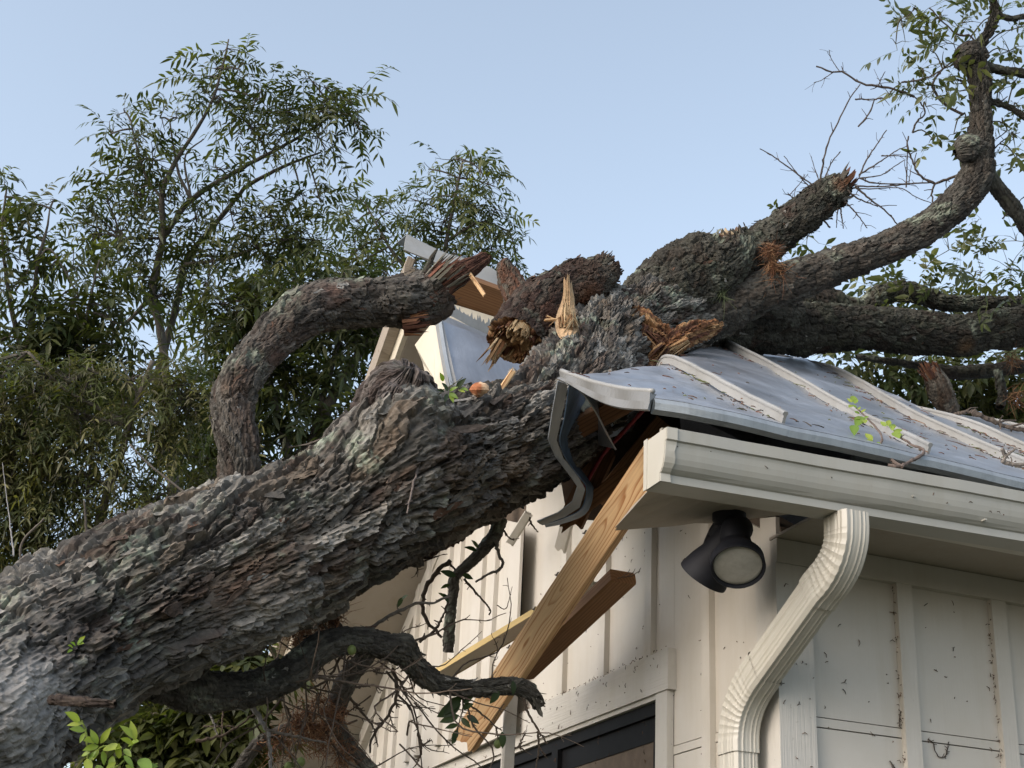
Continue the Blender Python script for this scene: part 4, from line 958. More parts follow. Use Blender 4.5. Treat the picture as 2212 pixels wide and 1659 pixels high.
bark('spur', [(1140, 690, 5.5, 34), (1118, 640, 5.55, 30), (1100, 600, 5.6, 24), (1092, 576, 5.62, 18), (1100, 566, 5.63, 8)], lg, .0055, .022, .06, .010, np.array([(.12,.085,.065), (.11,.10,.08), (.14,.07,.045)]), .5, (), 63)
s2 = bark('spur', [(1260, 615, 5.5, 44), (1310, 640, 5.6, 36), (1330, 662, 5.7, 30)], lg, .0055, .022, .06, .010, np.array([(.10,.06,.045), (.13,.07,.05), (.11,.10,.08)]), .3, (), 65)
ws = thing('wood_splinter', P(1222, 770, 5.2), 'upright pale splinter with a frayed top, in front of the broken log', 'splinter')
def splint():
    cen = [P(1206, 812, 4.60), P(1213, 752, 4.80), P(1226, 704, 4.93), P(1226, 660, 5.0), P(1222, 615, 5.0)]
    half = [5, 10, 23, 15, 8]
    N = 30; q, _ = spl([np.r_[c, h*5.0/F] for c, h in zip(cen, half)], N); z = tocam(cen[2]); v = []; C = []; K = 12
    for i in range(N):
        x = rt
        for k in range(K+1):
            u = k/K*2-1; fr = .0022*math.sin(u*23+i*.35+3*math.sin(i*.4))+.003*(RNG.random()-.5)
            jag = (RNG.random()*.05 if i == N-1 else 0)-(RNG.random()*.02 if i == 0 else 0)
            v.append(q[i, :3]+x*(u*q[i, 3]*(.8+.35*float(vn(np.array([i*.33, u*1.2+5, 1.]))))+.006*math.sin(i*.5))+z*(fr+.018*(1-u*u))+up*jag); C.append((np.array((.40, .285, .165))*(1-.6*(i < 13)*sst(.3, .6, float(vn(np.array([k*.35, i*.22, 7.])))))+V3(.02, 0, 0))*(.68+.5*float(vn(np.array([k*.9, i*.12, 3.])))))
        for k in range(K+1): v.append(np.array(v[-(K+1)])-z*.014); C.append(V3(.4, .24, .12))
    R_ = 2*(K+1); f = []
    for i in range(N-1):
        for k in range(K): f += [(i*R_+k, i*R_+k+1, (i+1)*R_+k+1, (i+1)*R_+k), (i*R_+K+1+k, (i+1)*R_+K+1+k, (i+1)*R_+K+2+k, i*R_+K+2+k)]
        f += [(i*R_, (i+1)*R_, (i+1)*R_+K+1, i*R_+K+1), (i*R_+K, i*R_+2*K+1, (i+1)*R_+2*K+1, (i+1)*R_+K)]
    mb = MB(); mb.add(v, f, np.array(C)); mb.build('sliver', M_WOODV, ws)
    for dd_, nn_, LL_, cc_ in ((up, 26, .075, [(.46, .34, .2), (.36, .25, .14), (.52, .4, .25)]), (-up*.9+rt*.2, 40, .06, [(.30, .17, .09), (.22, .12, .06), (.4, .28, .16)]), (-up*.8-rt*.6, 20, .05, TAN)):
        shards('fibres', ws, P(1226, 694, 4.915), dd_, .032, nn_, LL_, cc_, (.0016, .0042), -.25 if dd_ is up else .4, 0, back=.02)
    shards('frayed_top', ws, P(1223, 628, 5.0), up, .012, 7, .035, TAN[:3], (.002, .004), .05, 0)
    timber('cross_sliver', M_PINE, P(1180, 692, 4.98), P(1222, 690, 5.0), .012, .006, z, ws, (.01, .0))
    timber('cross_sliver', M_PINE, P(1184, 684, 4.99), P(1220, 700, 5.0), .008, .005, z, ws, (.01, .0))
    timber('long_sliver', M_PINE, P(1196, 840, 4.92), P(1208, 740, 5.0), .014, .008, z, ws, (.03, .03))
splint()
s3 = timber('wood_splinter', M_PINE, P(1070, 858, 4.38), P(1102, 812, 4.40), .018, .008, tocam(P(1090, 830, 4.4)), None, (.0, .03), 'short pale splinter standing up from the top of the trunk', 'splinter')
def chip():
    c = P(1034, 842, 4.22); mb = MB(); n = 14; v = []; C = []
    for i in range(9):
        ph = math.pi*i/8
        for k in range(n):
            th = 2*math.pi*k/n; d = rt*math.sin(ph)*math.cos(th)*.026+up*math.cos(ph)*.022+fw*math.sin(ph)*math.sin(th)*.022
            v.append(c+d*(.75+.55*float(vn(np.array((c+d)*70), 2)))); C.append((.62, .42, .26) if math.cos(th) > .35 or RNG.random() < .12 else np.array((.34, .13, .06))*(.7+.6*RNG.random()))
    f = [(i*n+k, i*n+(k+1) % n, (i+1)*n+(k+1) % n, (i+1)*n+k) for i in range(8) for k in range(n)]
    mb.add(v, f, np.array(C)); o = mb.build('wood_chip', M_WOODV); setp(o, 'small reddish broken wood chunk resting on top of the trunk', 'wood chip')
chip()

# ------------------------------------------------------------------ twigs and leaves
M_LEAF1 = leafmat('leaf_single', .35)
def leaf_mesh(name, col, fold=.12, curl=.18, wid=.36, serr=False):
    """one leaflet, unit length along x, folded on its midrib, tip curling down"""
    n = 6; v = []; C = []
    for i in range(n+1):
        u = i/n; w_ = wid*.5*(math.sin(math.pi*u**.85)**.9) if 0 < i < n else 0
        z = -curl*u*u
        for k in (-1, 0, 1):
            jag = 1+(.12*math.sin(i*7+k) if serr else 0)
            v.append((u, k*w_*jag, z+abs(k)*fold*w_*2)); C.append(np.array(col)*(.9+.2*RNG.random()) if k else np.array(col)*1.15)
    f = []
    for i in range(n):
        for k in range(2): f.append((i*3+k, i*3+k+1, (i+1)*3+k+1, (i+1)*3+k))
    return mesh_np(name, v, f, M_LEAFN, C, True)
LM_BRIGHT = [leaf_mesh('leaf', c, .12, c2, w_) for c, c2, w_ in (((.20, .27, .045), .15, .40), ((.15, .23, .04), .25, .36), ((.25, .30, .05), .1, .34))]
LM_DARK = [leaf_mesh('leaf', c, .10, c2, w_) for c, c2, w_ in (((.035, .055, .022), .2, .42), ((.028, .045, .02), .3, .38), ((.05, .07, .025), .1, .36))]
def leaf_obj(b, e, parent, meshes=LM_BRIGHT, wscale=1.0, roll=0.0, name='leaf'):
    b, e = np.array(b, float), np.array(e, float); L = np.linalg.norm(e-b); x = (e-b)/L
    z = tocam(b)+.45*V3(0, 0, 1)+roll*np.cross(x, tocam(b)); z -= x*np.dot(x, z); z /= np.linalg.norm(z); y = np.cross(z, x)
    o = bpy.data.objects.new(name, meshes[RNG.integers(len(meshes))]); COL.objects.link(o)
    m = Matrix.Identity(4)
    for i in range(3): m[i][0], m[i][1], m[i][2], m[i][3] = x[i]*L, y[i]*L*wscale, z[i]*L, b[i]
    if parent is not None: o.parent = parent; m = world_of(parent).inverted() @ m
    o.matrix_basis = m
    return o
def twig(name, parent, pts, r0, r1, col=(.10, .08, .065), spurs=0, seg=7, spl_n=18, spur_len=.035, world=False):
    c = np.array([np.array(p_) if world else P(*p_) for p_ in pts]); q, _ = spl(c, spl_n); rad = np.linspace(r0, r1, spl_n)
    q = q+(RNG.random(q.shape)-.5)*r0*.8
    mb = MB(); mb.tube(q, rad*(1+.25*(RNG.random(spl_n)-.5)), seg, np.array(col), .12)
    for _ in range(spurs):
        i = RNG.integers(2, spl_n-1); d = RNG.normal(size=3); d /= np.linalg.norm(d); t = q[i]-q[i-1]; t /= np.linalg.norm(t)+1e-9
        d = d*.8+t*.5; L = spur_len*(.3+RNG.random()); e = q[i]+d*L
        mb.tube([q[i], (q[i]+e)/2+(RNG.random(3)-.5)*L*.25, e], [rad[i]*.55+.0004, rad[i]*.4+.0003, rad[i]*.3+.0003], 4, np.array(col)*.9)
    return mb.build(name, M_TWIG, parent), q

def compound(pos, dirs, size, K, lw=.26, llen=.34, droop=.35, cols=None, fold=.1, spread=.95, hang=.25):
    """many pinnate leaves at once -> verts, tris, colours. size = rachis length, K leaflets (odd: last is terminal)"""
    N = len(pos); d = dirs/np.linalg.norm(dirs, axis=1)[:, None]; Z = V3(0, 0, 1)
    u = np.concatenate([np.repeat(np.linspace(.22, .95, (K-1)//2), 2), [1.0]]); sg = np.concatenate([np.tile([1, -1], (K-1)//2), [0]])
    dr = droop*(.4+1.1*RNG.random(N))
    t0 = d[:, None]+0*u[None, :, None]; base = pos[:, None]+size[:, None, None]*(d[:, None]*u[None, :, None]-Z*(dr[:, None]*u[None]**2)[..., None])
    tan = d[:, None]-Z*(2*dr[:, None]*u[None])[..., None]; tan /= np.linalg.norm(tan, axis=2)[..., None]
    nr = Z+RNG.normal(size=(N, 3))*.45; nr = nr[:, None]-tan*np.sum(nr[:, None]*tan, 2)[..., None]; nr /= np.linalg.norm(nr, axis=2)[..., None]
    sd = np.cross(tan, nr)
    ld = tan*np.where(sg == 0, 1, .5)[None, :, None]+sd*(sg*spread)[None, :, None]-Z*hang*(.3+RNG.random((N, K)))[..., None]+RNG.normal(size=(N, K, 3))*.16
    ld /= np.linalg.norm(ld, axis=2)[..., None]
    L = size[:, None]*llen*(.75+.5*RNG.random((N, K)))*np.where(sg == 0, 1.15, 1-.25*np.abs(u-.5))[None]
    ws = np.cross(ld, nr); ws /= np.linalg.norm(ws, axis=2)[..., None]; ln = np.cross(ws, ld)
    W_ = L*lw*.5
    keep = RNG.random((N, K)) > .07
    L = L*keep; W_ = W_*keep
    b = base; m1 = base+ld*(L*.38)[..., None]; m2 = base+ld*(L*.72)[..., None]-Z*(L*.06)[..., None]; tip = base+ld*L[..., None]-Z*(L*.18)[..., None]
    v = np.stack([b, m1+ws*W_[..., None]+ln*(W_*fold*3)[..., None], m1-ws*W_[..., None]+ln*(W_*fold*3)[..., None], m1, m2+ws*(W_*.72)[..., None], m2-ws*(W_*.72)[..., None], tip], 2)
    T_ = np.array([(0, 1, 3), (0, 3, 2), (1, 4, 3), (3, 5, 2), (3, 4, 6), (3, 6, 5)])
    v = v.reshape(-1, 3); f = (np.arange(N*K)[:, None, None]*7+T_[None]).reshape(-1, 3)
    c = np.repeat((cols[:, None]*(.8+.4*RNG.random((N, K)))[..., None])[:, :, None], 7, 2).reshape(-1, 3)
    # rachis: thin 3-sided strip
    us = np.linspace(0, 1, 4); rp = pos[:, None]+size[:, None, None]*(d[:, None]*us[None, :, None]-Z*(dr[:, None]*us[None]**2)[..., None])
    sx = np.cross(d, Z+.01); sx /= np.linalg.norm(sx, axis=1)[:, None]+1e-9; rw = .0045*size[:, None, None]
    rv = np.stack([rp+sx[:, None]*rw, rp-sx[:, None]*rw, rp+Z*rw*1.6], 2).reshape(-1, 3)
    k = np.arange(N)[:, None, None]*12; T2 = np.array([(i*3+a, i*3+(a+1) % 3, (i+1)*3+(a+1) % 3) for i in range(3) for a in range(3)]+[(i*3+a, (i+1)*3+(a+1) % 3, (i+1)*3+a) for i in range(3) for a in range(3)])
    rf = (k+T2[None]).reshape(-1, 3)+len(v)
    rc = np.repeat((cols*.8+V3(.02, .02, .01))[:, None], 12, 1).reshape(-1, 3)
    return np.vstack([v, rv]), np.vstack([f, rf]), np.vstack([c, rc])
GREEN = np.array([(.058, .070, .024), (.078, .088, .028), (.045, .058, .023), (.10, .105, .033), (.065, .07, .028)])
def rgreen(n, warm=.0, pal=GREEN):
    c = pal[RNG.integers(len(pal), size=n)]*(.75+.6*RNG.random(n))[:, None]
    return c*(1+warm*np.array([.5, .25, -.2]))
def btree(label, branches, blobs, pal=GREEN, leaf=(.24, 11), dd=.5, twigs=1.0, group=None, name='tree', dens=1.0, droop=.45, llen=.36, lw=.27, warm=0.0, bcol=(.12, .105, .09)):
    """background tree: real stems as tubes, twigs spreading into leaf clusters, pinnate leaves"""
    b0 = P(*branches[0][0][:3]); t = thing(name, (b0[0], b0[1], 0), label, 'tree', group)
    BP = []
    for i, br in enumerate(branches):
        c = np.array([np.r_[P(x, y, d), r*d/F] for x, y, d, r in br])
        if i == 0:   # root the stem in the ground
            c = np.vstack([[c[0][0]*.98+.02*t.location[0], c[0][1], -.1, c[0][3]*1.7], [c[0][0], c[0][1], c[0][2]*.5, c[0][3]*1.3], c])
        n = max(14, len(c)*7); q, _ = spl(c, n); BP.append(q)
        mb = MB(); col = np.array(bcol)*(.8+.4*RNG.random())
        mb.tube(q[:, :3]+(RNG.random((n, 3))-.5)*q[:, 3:]*.35, np.maximum(q[:, 3], .004), 9, col, .10)
        mb.build('trunk' if i == 0 else 'limb', M_TWIG, t, True)
    allb = np.vstack(BP)
    pos = []; dirs = []; tw = MB()
    for x, y, r, n in blobs:
        n = int(n*dens); bd = branches[0][0][2]
        # nearest point of the branch skeleton as seen
        ctr = P(x, y, bd); dist = np.linalg.norm(allb[:, :3]-ctr, axis=1); j = int(np.argmin(dist)); ctr = ctr+(allb[j, :3]-ctr)*.0
        rw = r*bd/F
        nt2 = max(2, int(n/5*twigs))
        ends = ctr+RNG.normal(size=(nt2, 3))*rw*V3(.68, dd, .68)
        src = allb[j, :3]
        midp = src*.5+ctr*.5+V3(0, 0, rw*.15)
        q, _ = spl([src, midp, ctr], 8); tw.tube(q, np.linspace(.008, .0045, 8), 5, np.array(bcol)*.9)
        for e in ends:
            q, _ = spl([ctr+(midp-ctr)*RNG.random()*.4, (ctr+e)/2+RNG.normal(size=3)*rw*.1, e], 6)
            tw.tube(q, np.linspace(.004, .0018, 6), 4, np.array(bcol)*.85)
            m = max(2, n//nt2)
            for _ in range(m):
                u = .25+.75*RNG.random(); k = min(5, int(u*5)); pp = q[k]+(q[min(5, k+1)]-q[k])*RNG.random()
                d = (e-ctr)/(np.linalg.norm(e-ctr)+1e-6)*.6+RNG.normal(size=3)*.6+V3(0, 0, .18); pos.append(pp); dirs.append(d)
    tw.build('twigs', M_TWIG, t, kind='stuff')
    N = len(pos); sz = leaf[0]*(.65+.6*RNG.random(N))
    v, f, c = compound(np.array(pos), np.array(dirs), sz, leaf[1], lw, llen, droop, rgreen(N, warm, pal))
    link('crown', mesh_np('crown', v, f, M_LEAF, c, False), t, 'stuff')
    return t
def fill(n, xs, ys, r, cnt, keep=lambda x, y: True):
    o = []
    while len(o) < n:
        x = xs[0]+(xs[1]-xs[0])*RNG.random(); y = ys[0]+(ys[1]-ys[0])*RNG.random()
        if keep(x, y): o.append((x, y, r*(.7+.6*RNG.random()), cnt))
    return o
trunk_top = lambda x: 1275-.52*x if x < 560 else 985-.62*(x-560)
above = lambda x, y: y < trunk_top(x)+70
dA = 9.5
brA = [[(372, 1500, dA, 16), (374, 1021, dA, 13), (365, 900, dA, 11), (360, 828, dA, 10), (352, 740, dA, 9), (330, 640, dA, 8), (338, 580, dA, 8), (353, 508, dA, 7), (349, 428, dA, 6), (357, 397, dA, 5.5), (381, 345, dA, 5), (421, 286, dA, 4), (460, 214, dA, 3.2), (484, 131, dA, 2.4), (494, 85, dA, 1.5)],
       [(353, 512, dA, 7), (413, 432, dA+.1, 6), (512, 369, dA+.1, 5), (587, 329, dA+.1, 4), (675, 278, dA+.1, 3), (754, 222, dA+.1, 1.8)],
       [(345, 1000, dA+.2, 11), (352, 900, dA+.2, 10), (338, 823, dA+.2, 9), (362, 730, dA+.2, 8), (389, 627, dA+.2, 7.5), (401, 563, dA+.2, 6.5), (448, 504, dA+.2, 6), (508, 432, dA+.2, 5), (536, 401, dA+.2, 4.5), (619, 357, dA+.2, 3.5), (694, 329, dA+.2, 2)],
       [(353, 515, dA, 4), (320, 515, dA, 3), (262, 516, dA, 2)], [(413, 432, dA, 4), (385, 370, dA, 3), (366, 260, dA, 1.6)], [(349, 428, dA, 3.5), (310, 370, dA, 2.6), (282, 260, dA, 1.5)], [(413, 430, dA, 3), (400, 340, dA, 2), (440, 300, dA, 1.4)],
       [(325, 640, dA, 5), (270, 700, dA, 4), (220, 720, dA, 3)], [(400, 570, dA, 4), (480, 560, dA, 3), (600, 520, dA, 2)], [(365, 828, dA, 7), (310, 820, dA-.2, 9), (277, 885, dA-.3, 8), (200, 950, dA-.4, 6)]]
blA = [(490,105,30,26),(470,150,34,26),(520,150,30,18),(445,165,26,10),(480,215,45,44),(560,215,45,50),(620,240,50,64),(690,240,50,60),(760,225,36,28),(700,185,28,14),(775,280,32,24),(690,300,50,64),(610,290,45,56),(540,270,45,50),(665,165,22,7),
       (268,240,22,16),(300,290,36,44),(238,290,22,14),(345,255,26,16),(385,255,24,14),(330,345,42,56),(255,380,34,26),(230,430,34,34),(185,450,28,20),(175,480,26,18),(290,420,40,50),(350,430,34,34),(400,390,26,14),(470,365,34,32),(425,480,42,54),(345,510,40,52),(262,500,44,60),(205,505,34,40),(250,560,24,16),
       (500,465,42,54),(580,455,42,54),(650,420,38,44),(690,430,26,26),(640,510,48,86),(560,540,52,96),(690,520,34,46),(460,560,52,80),(385,600,42,44),(300,600,40,44),(350,640,40,44)]
btree('tallest background tree, thin stems and open feathery crown rising above the arching limb', brA, blA, dens=.50, twigs=2.2, group='trees behind the house', leaf=(.215, 11), llen=.33, lw=.25)
dB = 8.8
brB = [[(95, 1500, dB, 14), (80, 1100, dB, 11), (60, 820, dB, 9), (74, 640, dB, 5), (82, 560, dB, 4), (100, 505, dB, 3), (108, 450, dB, 1.6)], [(60, 820, dB, 7), (20, 640, dB, 5), (5, 500, dB, 3), (14, 410, dB, 2)], [(82, 565, dB, 3), (110, 540, dB, 2.4), (170, 640, dB, 2)], [(80, 780, dB, 5), (160, 760, dB, 4), (215, 560, dB, 1.8)]]
blB = [(10,400,28,16),(45,435,24,12),(66,440,20,7),(8,470,36,34),(20,540,38,40),(85,520,22,8),(118,430,22,7),(60,570,30,22),(110,575,30,24),(160,580,32,28),(215,600,28,22),(30,620,44,50),(130,640,38,34),(220,660,36,30)]+fill(26, (-40, 300), (660, 900), 60, 44)
btree('young tree at the left edge with upright wispy shoots', brB, blB, group='trees behind the house', dens=.42, twigs=2.0)
dH = 8.2
btree('broad tree just beyond the left edge of the picture', [[(-330, 1600, dH, 16), (-340, 1100, dH, 13), (-330, 800, dH, 9), (-310, 560, dH, 5), (-300, 420, dH, 2)], [(-335, 1000, dH, 8), (-460, 760, dH, 5), (-540, 600, dH, 2)], [(-330, 900, dH, 7), (-200, 720, dH, 5), (-120, 600, dH, 2)], [(-338, 1150, dH, 7), (-480, 1060, dH, 4), (-600, 1000, dH, 2)], [(-335, 1060, dH, 6), (-200, 960, dH, 4), (-110, 900, dH, 2)]],
      fill(34, (-620, -90), (420, 1200), 80, 60), dens=.5, twigs=1.6, group='trees behind the house')
dC = 11.5
brC = [[(900, 1300, dC, 11), (930, 900, dC, 9), (950, 640, dC, 6), (965, 520, dC, 4.5), (985, 420, dC, 3.5), (1000, 345, dC, 1.8)], [(950, 640, dC, 5), (860, 560, dC, 4), (800, 460, dC, 2)], [(965, 520, dC, 3.5), (1040, 480, dC, 3), (1100, 500, dC, 1.6)], [(800, 1100, dC, 10), (900, 800, dC, 8), (950, 640, dC, 6)]]
blC = [(985,345,30,26),(1040,370,34,34),(925,365,26,14),(1060,400,30,34),(985,400,36,46),(930,430,34,40),(1010,440,40,60),(1070,450,26,24),(890,430,22,10),(960,480,42,64),(1040,490,40,56),(1095,510,26,24),(1115,545,20,12),(1060,540,34,36),(900,500,40,50),(840,460,36,28),(780,430,30,16),(770,480,34,30),(820,520,44,56),(900,560,44,64),(760,550,44,56),(980,550,44,60),(830,590,44,60),(740,600,44,60)]
btree('lighter green tree with hanging leaves rising beside the lifted ridge cap', brC, blC, pal=GREEN*1.25, dens=.58, twigs=2.0, group='trees behind the house', leaf=(.23, 11), llen=.33, lw=.26, droop=.6)
dE = 10.5
brE = [[(640, 1500, dE, 18), (660, 1100, dE, 15), (700, 900, dE, 13), (780, 760, dE, 10), (850, 680, dE, 8)], [(660, 1100, dE, 12), (600, 900, dE, 9), (560, 700, dE, 6), (550, 600, dE, 4)], [(600, 1010, dE, 9), (700, 940, dE, 8), (790, 860, dE, 6)], [(660, 1000, dE, 8), (740, 700, dE, 5), (750, 600, dE, 3)]]
blE = fill(62, (430, 860), (590, 1120), 62, 62, above)
btree('dark leafy tree filling the gap under the arching limb', brE, blE, pal=GREEN, dens=.40, twigs=2.0, group='trees behind the house', leaf=(.26, 11))
dD = 7.6
brD = [[(190, 1500, dD, 12), (205, 1180, dD, 10), (255, 1000, dD, 8), (300, 860, dD, 7), (330, 780, dD, 5)], [(190, 900, dD, 6), (270, 915, dD, 7), (140, 840, dD, 4), (60, 760, dD, 3)], [(205, 1200, dD, 5), (190, 1080, dD, 4), (200, 960, dD, 2.5)], [(100, 1250, dD, 4), (60, 1120, dD, 3), (20, 1000, dD, 2)], [(360, 1150, dD, 4), (300, 1050, dD, 3), (230, 1000, dD, 2)], [(180, 1230, dD-.6, 3.5), (186, 1150, dD-.6, 3), (182, 1080, dD-.6, 2)], [(60, 1260, dD-.6, 3), (45, 1180, dD-.6, 2.6), (95, 1120, dD-.6, 2)], [(420, 1080, dD-.8, 2.6), (330, 1010, dD-.8, 2.2), (280, 960, dD-.8, 1.6)]]
PD = np.array([(.06, .07, .022), (.09, .095, .03), (.05, .06, .022), (.12, .11, .035), (.075, .07, .03)])
blD = fill(82, (-160, 470), (800, 1290), 58, 66, above)
btree('dense drooping tree with pale bare twigs, low at the left behind the trunk', brD, blD, pal=PD*1.1, dens=.50, twigs=1.8, group='trees behind the house', leaf=(.20, 13), droop=.75, llen=.24, lw=.22)
dG = 6.2
brG = [[(470, 1850, dG, 14), (480, 1600, dG, 11), (520, 1480, dG, 8), (560, 1430, dG, 5)], [(480, 1600, dG, 7), (400, 1560, dG, 5), (330, 1540, dG, 4)], [(450, 1700, dG, 7), (430, 1600, dG, 4)]]
blG = [(520,1440,30,18),(560,1420,26,14),(500,1475,28,14),(420,1560,34,16),(380,1590,36,20),(480,1590,36,22),(520,1610,34,22),(440,1640,40,26),(350,1630,40,26),(300,1650,36,22),(500,1660,40,26),(400,1690,50,40),(560,1400,20,8),(250,1600,40,20),(200,1660,50,26),(330,1570,30,16)]
btree('leafy bush under the trunk beside the far rake of the house', brG, blG, pal=GREEN*.9, dens=2.0, name='bush', leaf=(.20, 9), llen=.42, lw=.34, droop=.3)

# ---- twigs and leaves of the fallen tree
A7 = lambda pts, d=6.3: [(1591+x*.29757, y*.29757, d) for x, y in pts]
TW = [([(605,1310),(625,1200),(660,1050),(740,880),(820,720),(900,610)], 2.2), ([(1290,700),(1150,650),(1020,625),(900,605),(780,525),(700,525),(580,480)], 3.0), ([(640,1290),(690,1180),(755,1100)], 1.6), ([(555,1345),(440,1260),(260,1130),(170,1080)], 1.8), ([(545,1375),(440,1260),(345,1130)], 1.5),
      ([(890,1280),(940,1170),(1010,1060),(1090,945)], 1.9), ([(890,1270),(1030,1180),(1150,1100),(1240,1060)], 1.8), ([(900,1295),(1050,1270),(1130,1220),(1220,1160)], 1.6), ([(890,1290),(960,1320),(1100,1335),(1400,1330)], 1.8), ([(860,1350),(1050,1355),(1300,1330),(1440,1325)], 1.8), ([(870,1370),(1000,1370),(1190,1365),(1300,1430),(1420,1475)], 1.5),
      ([(860,1350),(960,1440),(1080,1530),(1180,1645)], 2.6), ([(805,1380),(880,1440),(1030,1500)], 2.0), ([(790,1465),(870,1550),(950,1655)], 1.9), ([(755,1510),(775,1659)], 1.8), ([(735,1510),(725,1655)], 1.5), ([(1660,1245),(1540,1300),(1450,1330),(1420,1400),(1430,1500)], 3.4), ([(1440,1330),(1340,1280),(1280,1180),(1240,1050),(1250,990)], 3.0), ([(1280,960),(1310,880),(1370,820),(1330,740),(1290,700)], 2.4),
      ([(880,920),(960,830),(1010,720),(1095,710),(1130,650),(1200,600)], 2.0), ([(860,720),(980,720),(1090,710)], 1.8), ([(1650,830),(1540,780),(1450,690),(1420,620),(1480,520),(1570,440),(1660,420)], 3.2), ([(1690,670),(1640,590),(1570,580)], 3.5), ([(1200,600),(1300,585),(1400,560),(1500,500),(1580,470)], 2.2), ([(780,525),(760,480)], 1.2), ([(745,515),(690,430),(670,360)], 1.1), ([(1030,625),(1050,570),(1080,520)], 1.4),
      ([(700,525),(620,580),(560,600)], 1.1), ([(1820,740),(1960,770),(2087,850),(2200,900)], 4.0), ([(1840,880),(1930,890),(1960,950),(1880,1010)], 1.8), ([(1800,420),(1700,260),(1600,250),(1400,60)], 2.6), ([(1300,40),(1260,100),(1190,140)], 1.2), ([(600,1320),(570,1230),(540,1130)], 1.2), ([(380,1420),(480,1310),(520,1260)], 1.1), ([(430,1480),(400,1430),(370,1400)], 1.6), ([(680,1655),(620,1590),(520,1550),(430,1490)], 2.0), ([(1050,1130),(1160,1130),(1260,1140)], 1.6), ([(1230,1360),(1240,1180),(1240,1060)], 1.6), ([(1850,1100),(1960,1000),(2060,960)], 1.6), ([(1930,1590),(2010,1500),(2087,1430)], 2.0), ([(1250,1330),(1270,1200)], 1.2)]
DTW = []
for pts, r_ in TW:
    o, q = twig('twig', T, A7(pts), r_*6.3/F, r_*.55*6.3/F, (.085, .07, .06), 5 if len(pts) > 2 else 2, 6, 20, .05); DTW.append(q)
# compound-leaf sprays, each its own object
SPR = []
for K in (5, 7, 7, 9):
    for cc in ((.095, .105, .04), (.07, .085, .034), (.12, .125, .045)):
        N0 = 1; v, f, c = compound(np.zeros((1, 3)), V3(1, 0, 0)[None], np.array([1.0]), K, .40, .42, .28, np.array([cc]), .08, .9, .3)
        SPR.append(mesh_np('leaf', v, f, M_LEAFN, c, False))
def spray(pos, d, size, parent=T):
    o = bpy.data.objects.new('leaf', SPR[RNG.integers(len(SPR))]); COL.objects.link(o)
    x = np.array(d, float); x /= np.linalg.norm(x); z = V3(0, 0, 1)+RNG.normal(size=3)*.5; z -= x*np.dot(x, z); z /= np.linalg.norm(z); y = np.cross(z, x)
    m = Matrix.Identity(4)
    for i in range(3): m[i][0], m[i][1], m[i][2], m[i][3] = x[i]*size, y[i]*size, z[i]*size, pos[i]
    o.parent = parent; o.matrix_basis = world_of(parent).inverted() @ m
    return o
UB = [(1985,35,26,7),(2030,40,28,9),(2080,50,28,9),(1950,60,18,4),(2010,110,24,6),(2060,95,26,8),(1935,95,16,4),(1990,150,30,8),(2035,140,26,8),(1975,190,26,8),(2020,195,26,8),(2000,230,20,5),(2045,220,18,5),(2160,30,30,9),(2200,60,28,9),(2180,110,28,9),(2205,160,26,7),(2160,200,20,5),(2200,230,24,8),(2190,300,22,6),(2165,265,18,4),(2060,290,16,4),(2090,265,14,4),(2015,300,12,2),(2200,350,18,5),(2150,340,14,3),(1700,480,16,6),(1745,510,16,7),(1690,455,10,3),
      (2050,540,24,6),(2100,510,18,5),(2150,540,26,8),(2195,520,24,7),(2000,580,24,6),(2060,590,26,7),(2120,590,26,8),(2180,580,28,8),(2110,480,12,3),(1990,620,18,4),(2150,630,24,7),(2200,640,24,7),(1900,640,20,5),(1960,650,22,5)]
twb = MB()
for x, y, r_, n in UB:
    dep = 6.3 if y < 450 else 6.9
    ctr = P(x, y, dep); near = min(DTW, key=lambda q: np.min(np.linalg.norm(q-ctr, axis=1))); j = int(np.argmin(np.linalg.norm(near-ctr, axis=1)))
    if np.linalg.norm(near[j]-ctr) < .45:
        q, _ = spl([near[j], near[j]*.5+ctr*.5+V3(0, 0, .03), ctr], 8); twb.tube(q, np.linspace(.004, .002, 8), 5, np.array((.09, .08, .05)))
    for _ in range(max(2, int(n*.85))):
        pos = ctr+RNG.normal(size=3)*r_*dep/F*V3(.8, .8, .8); d = (pos-ctr)+RNG.normal(size=3)*.06+V3(0, 0, .015)-.02*rt
        twb.tube([ctr, (ctr+pos)/2+V3(0, 0, .01), pos], [.002, .0016, .0012], 4, np.array((.09, .09, .05)))
        spray(pos, d, .112*(.5+1.0*RNG.random()))
twb.build('twigs', M_TWIG, T, kind='stuff')
# hanging foliage under and behind the ridge limb
pos = []; dirs = []
for x, y, r_, n in [(1800,778,22,16),(1850,790,26,26),(1900,805,28,32),(1960,800,28,30),(2010,780,28,30),(2060,790,28,34),(2110,790,30,34),(2160,800,30,34),(2205,800,30,30),(1940,830,26,30),(2000,850,26,30),(2060,860,28,34),(2110,870,30,34),(2160,860,28,30),(2205,870,30,34),(2190,920,26,22),(2120,905,26,22),(1900,640,30,22),(1990,640,30,22),(2070,650,30,22),(2150,660,30,22),(2200,600,30,18),(2300,830,40,20),(2330,600,50,24),(2330,420,60,24),(2330,200,60,24),(2330,60,50,24)]:
    for _ in range(n):
        dep = (7.9 if y > 700 else 8.3) if x < 2225 else 6.9
        pos.append(P(x, y, dep)+RNG.normal(size=3)*r_*dep/F*V3(.7, 1.2, .7)); dirs.append(RNG.normal(size=3)+V3(0, 0, -.2))
N = len(pos); v, f, c = compound(np.array(pos), np.array(dirs), .15*(.6+.8*RNG.random(N)), 7, .40, .42, .3, rgreen(N)*.9, .08, .9, .3)
link('foliage', mesh_np('foliage', v, f, M_LEAF, c, False), T, 'stuff')
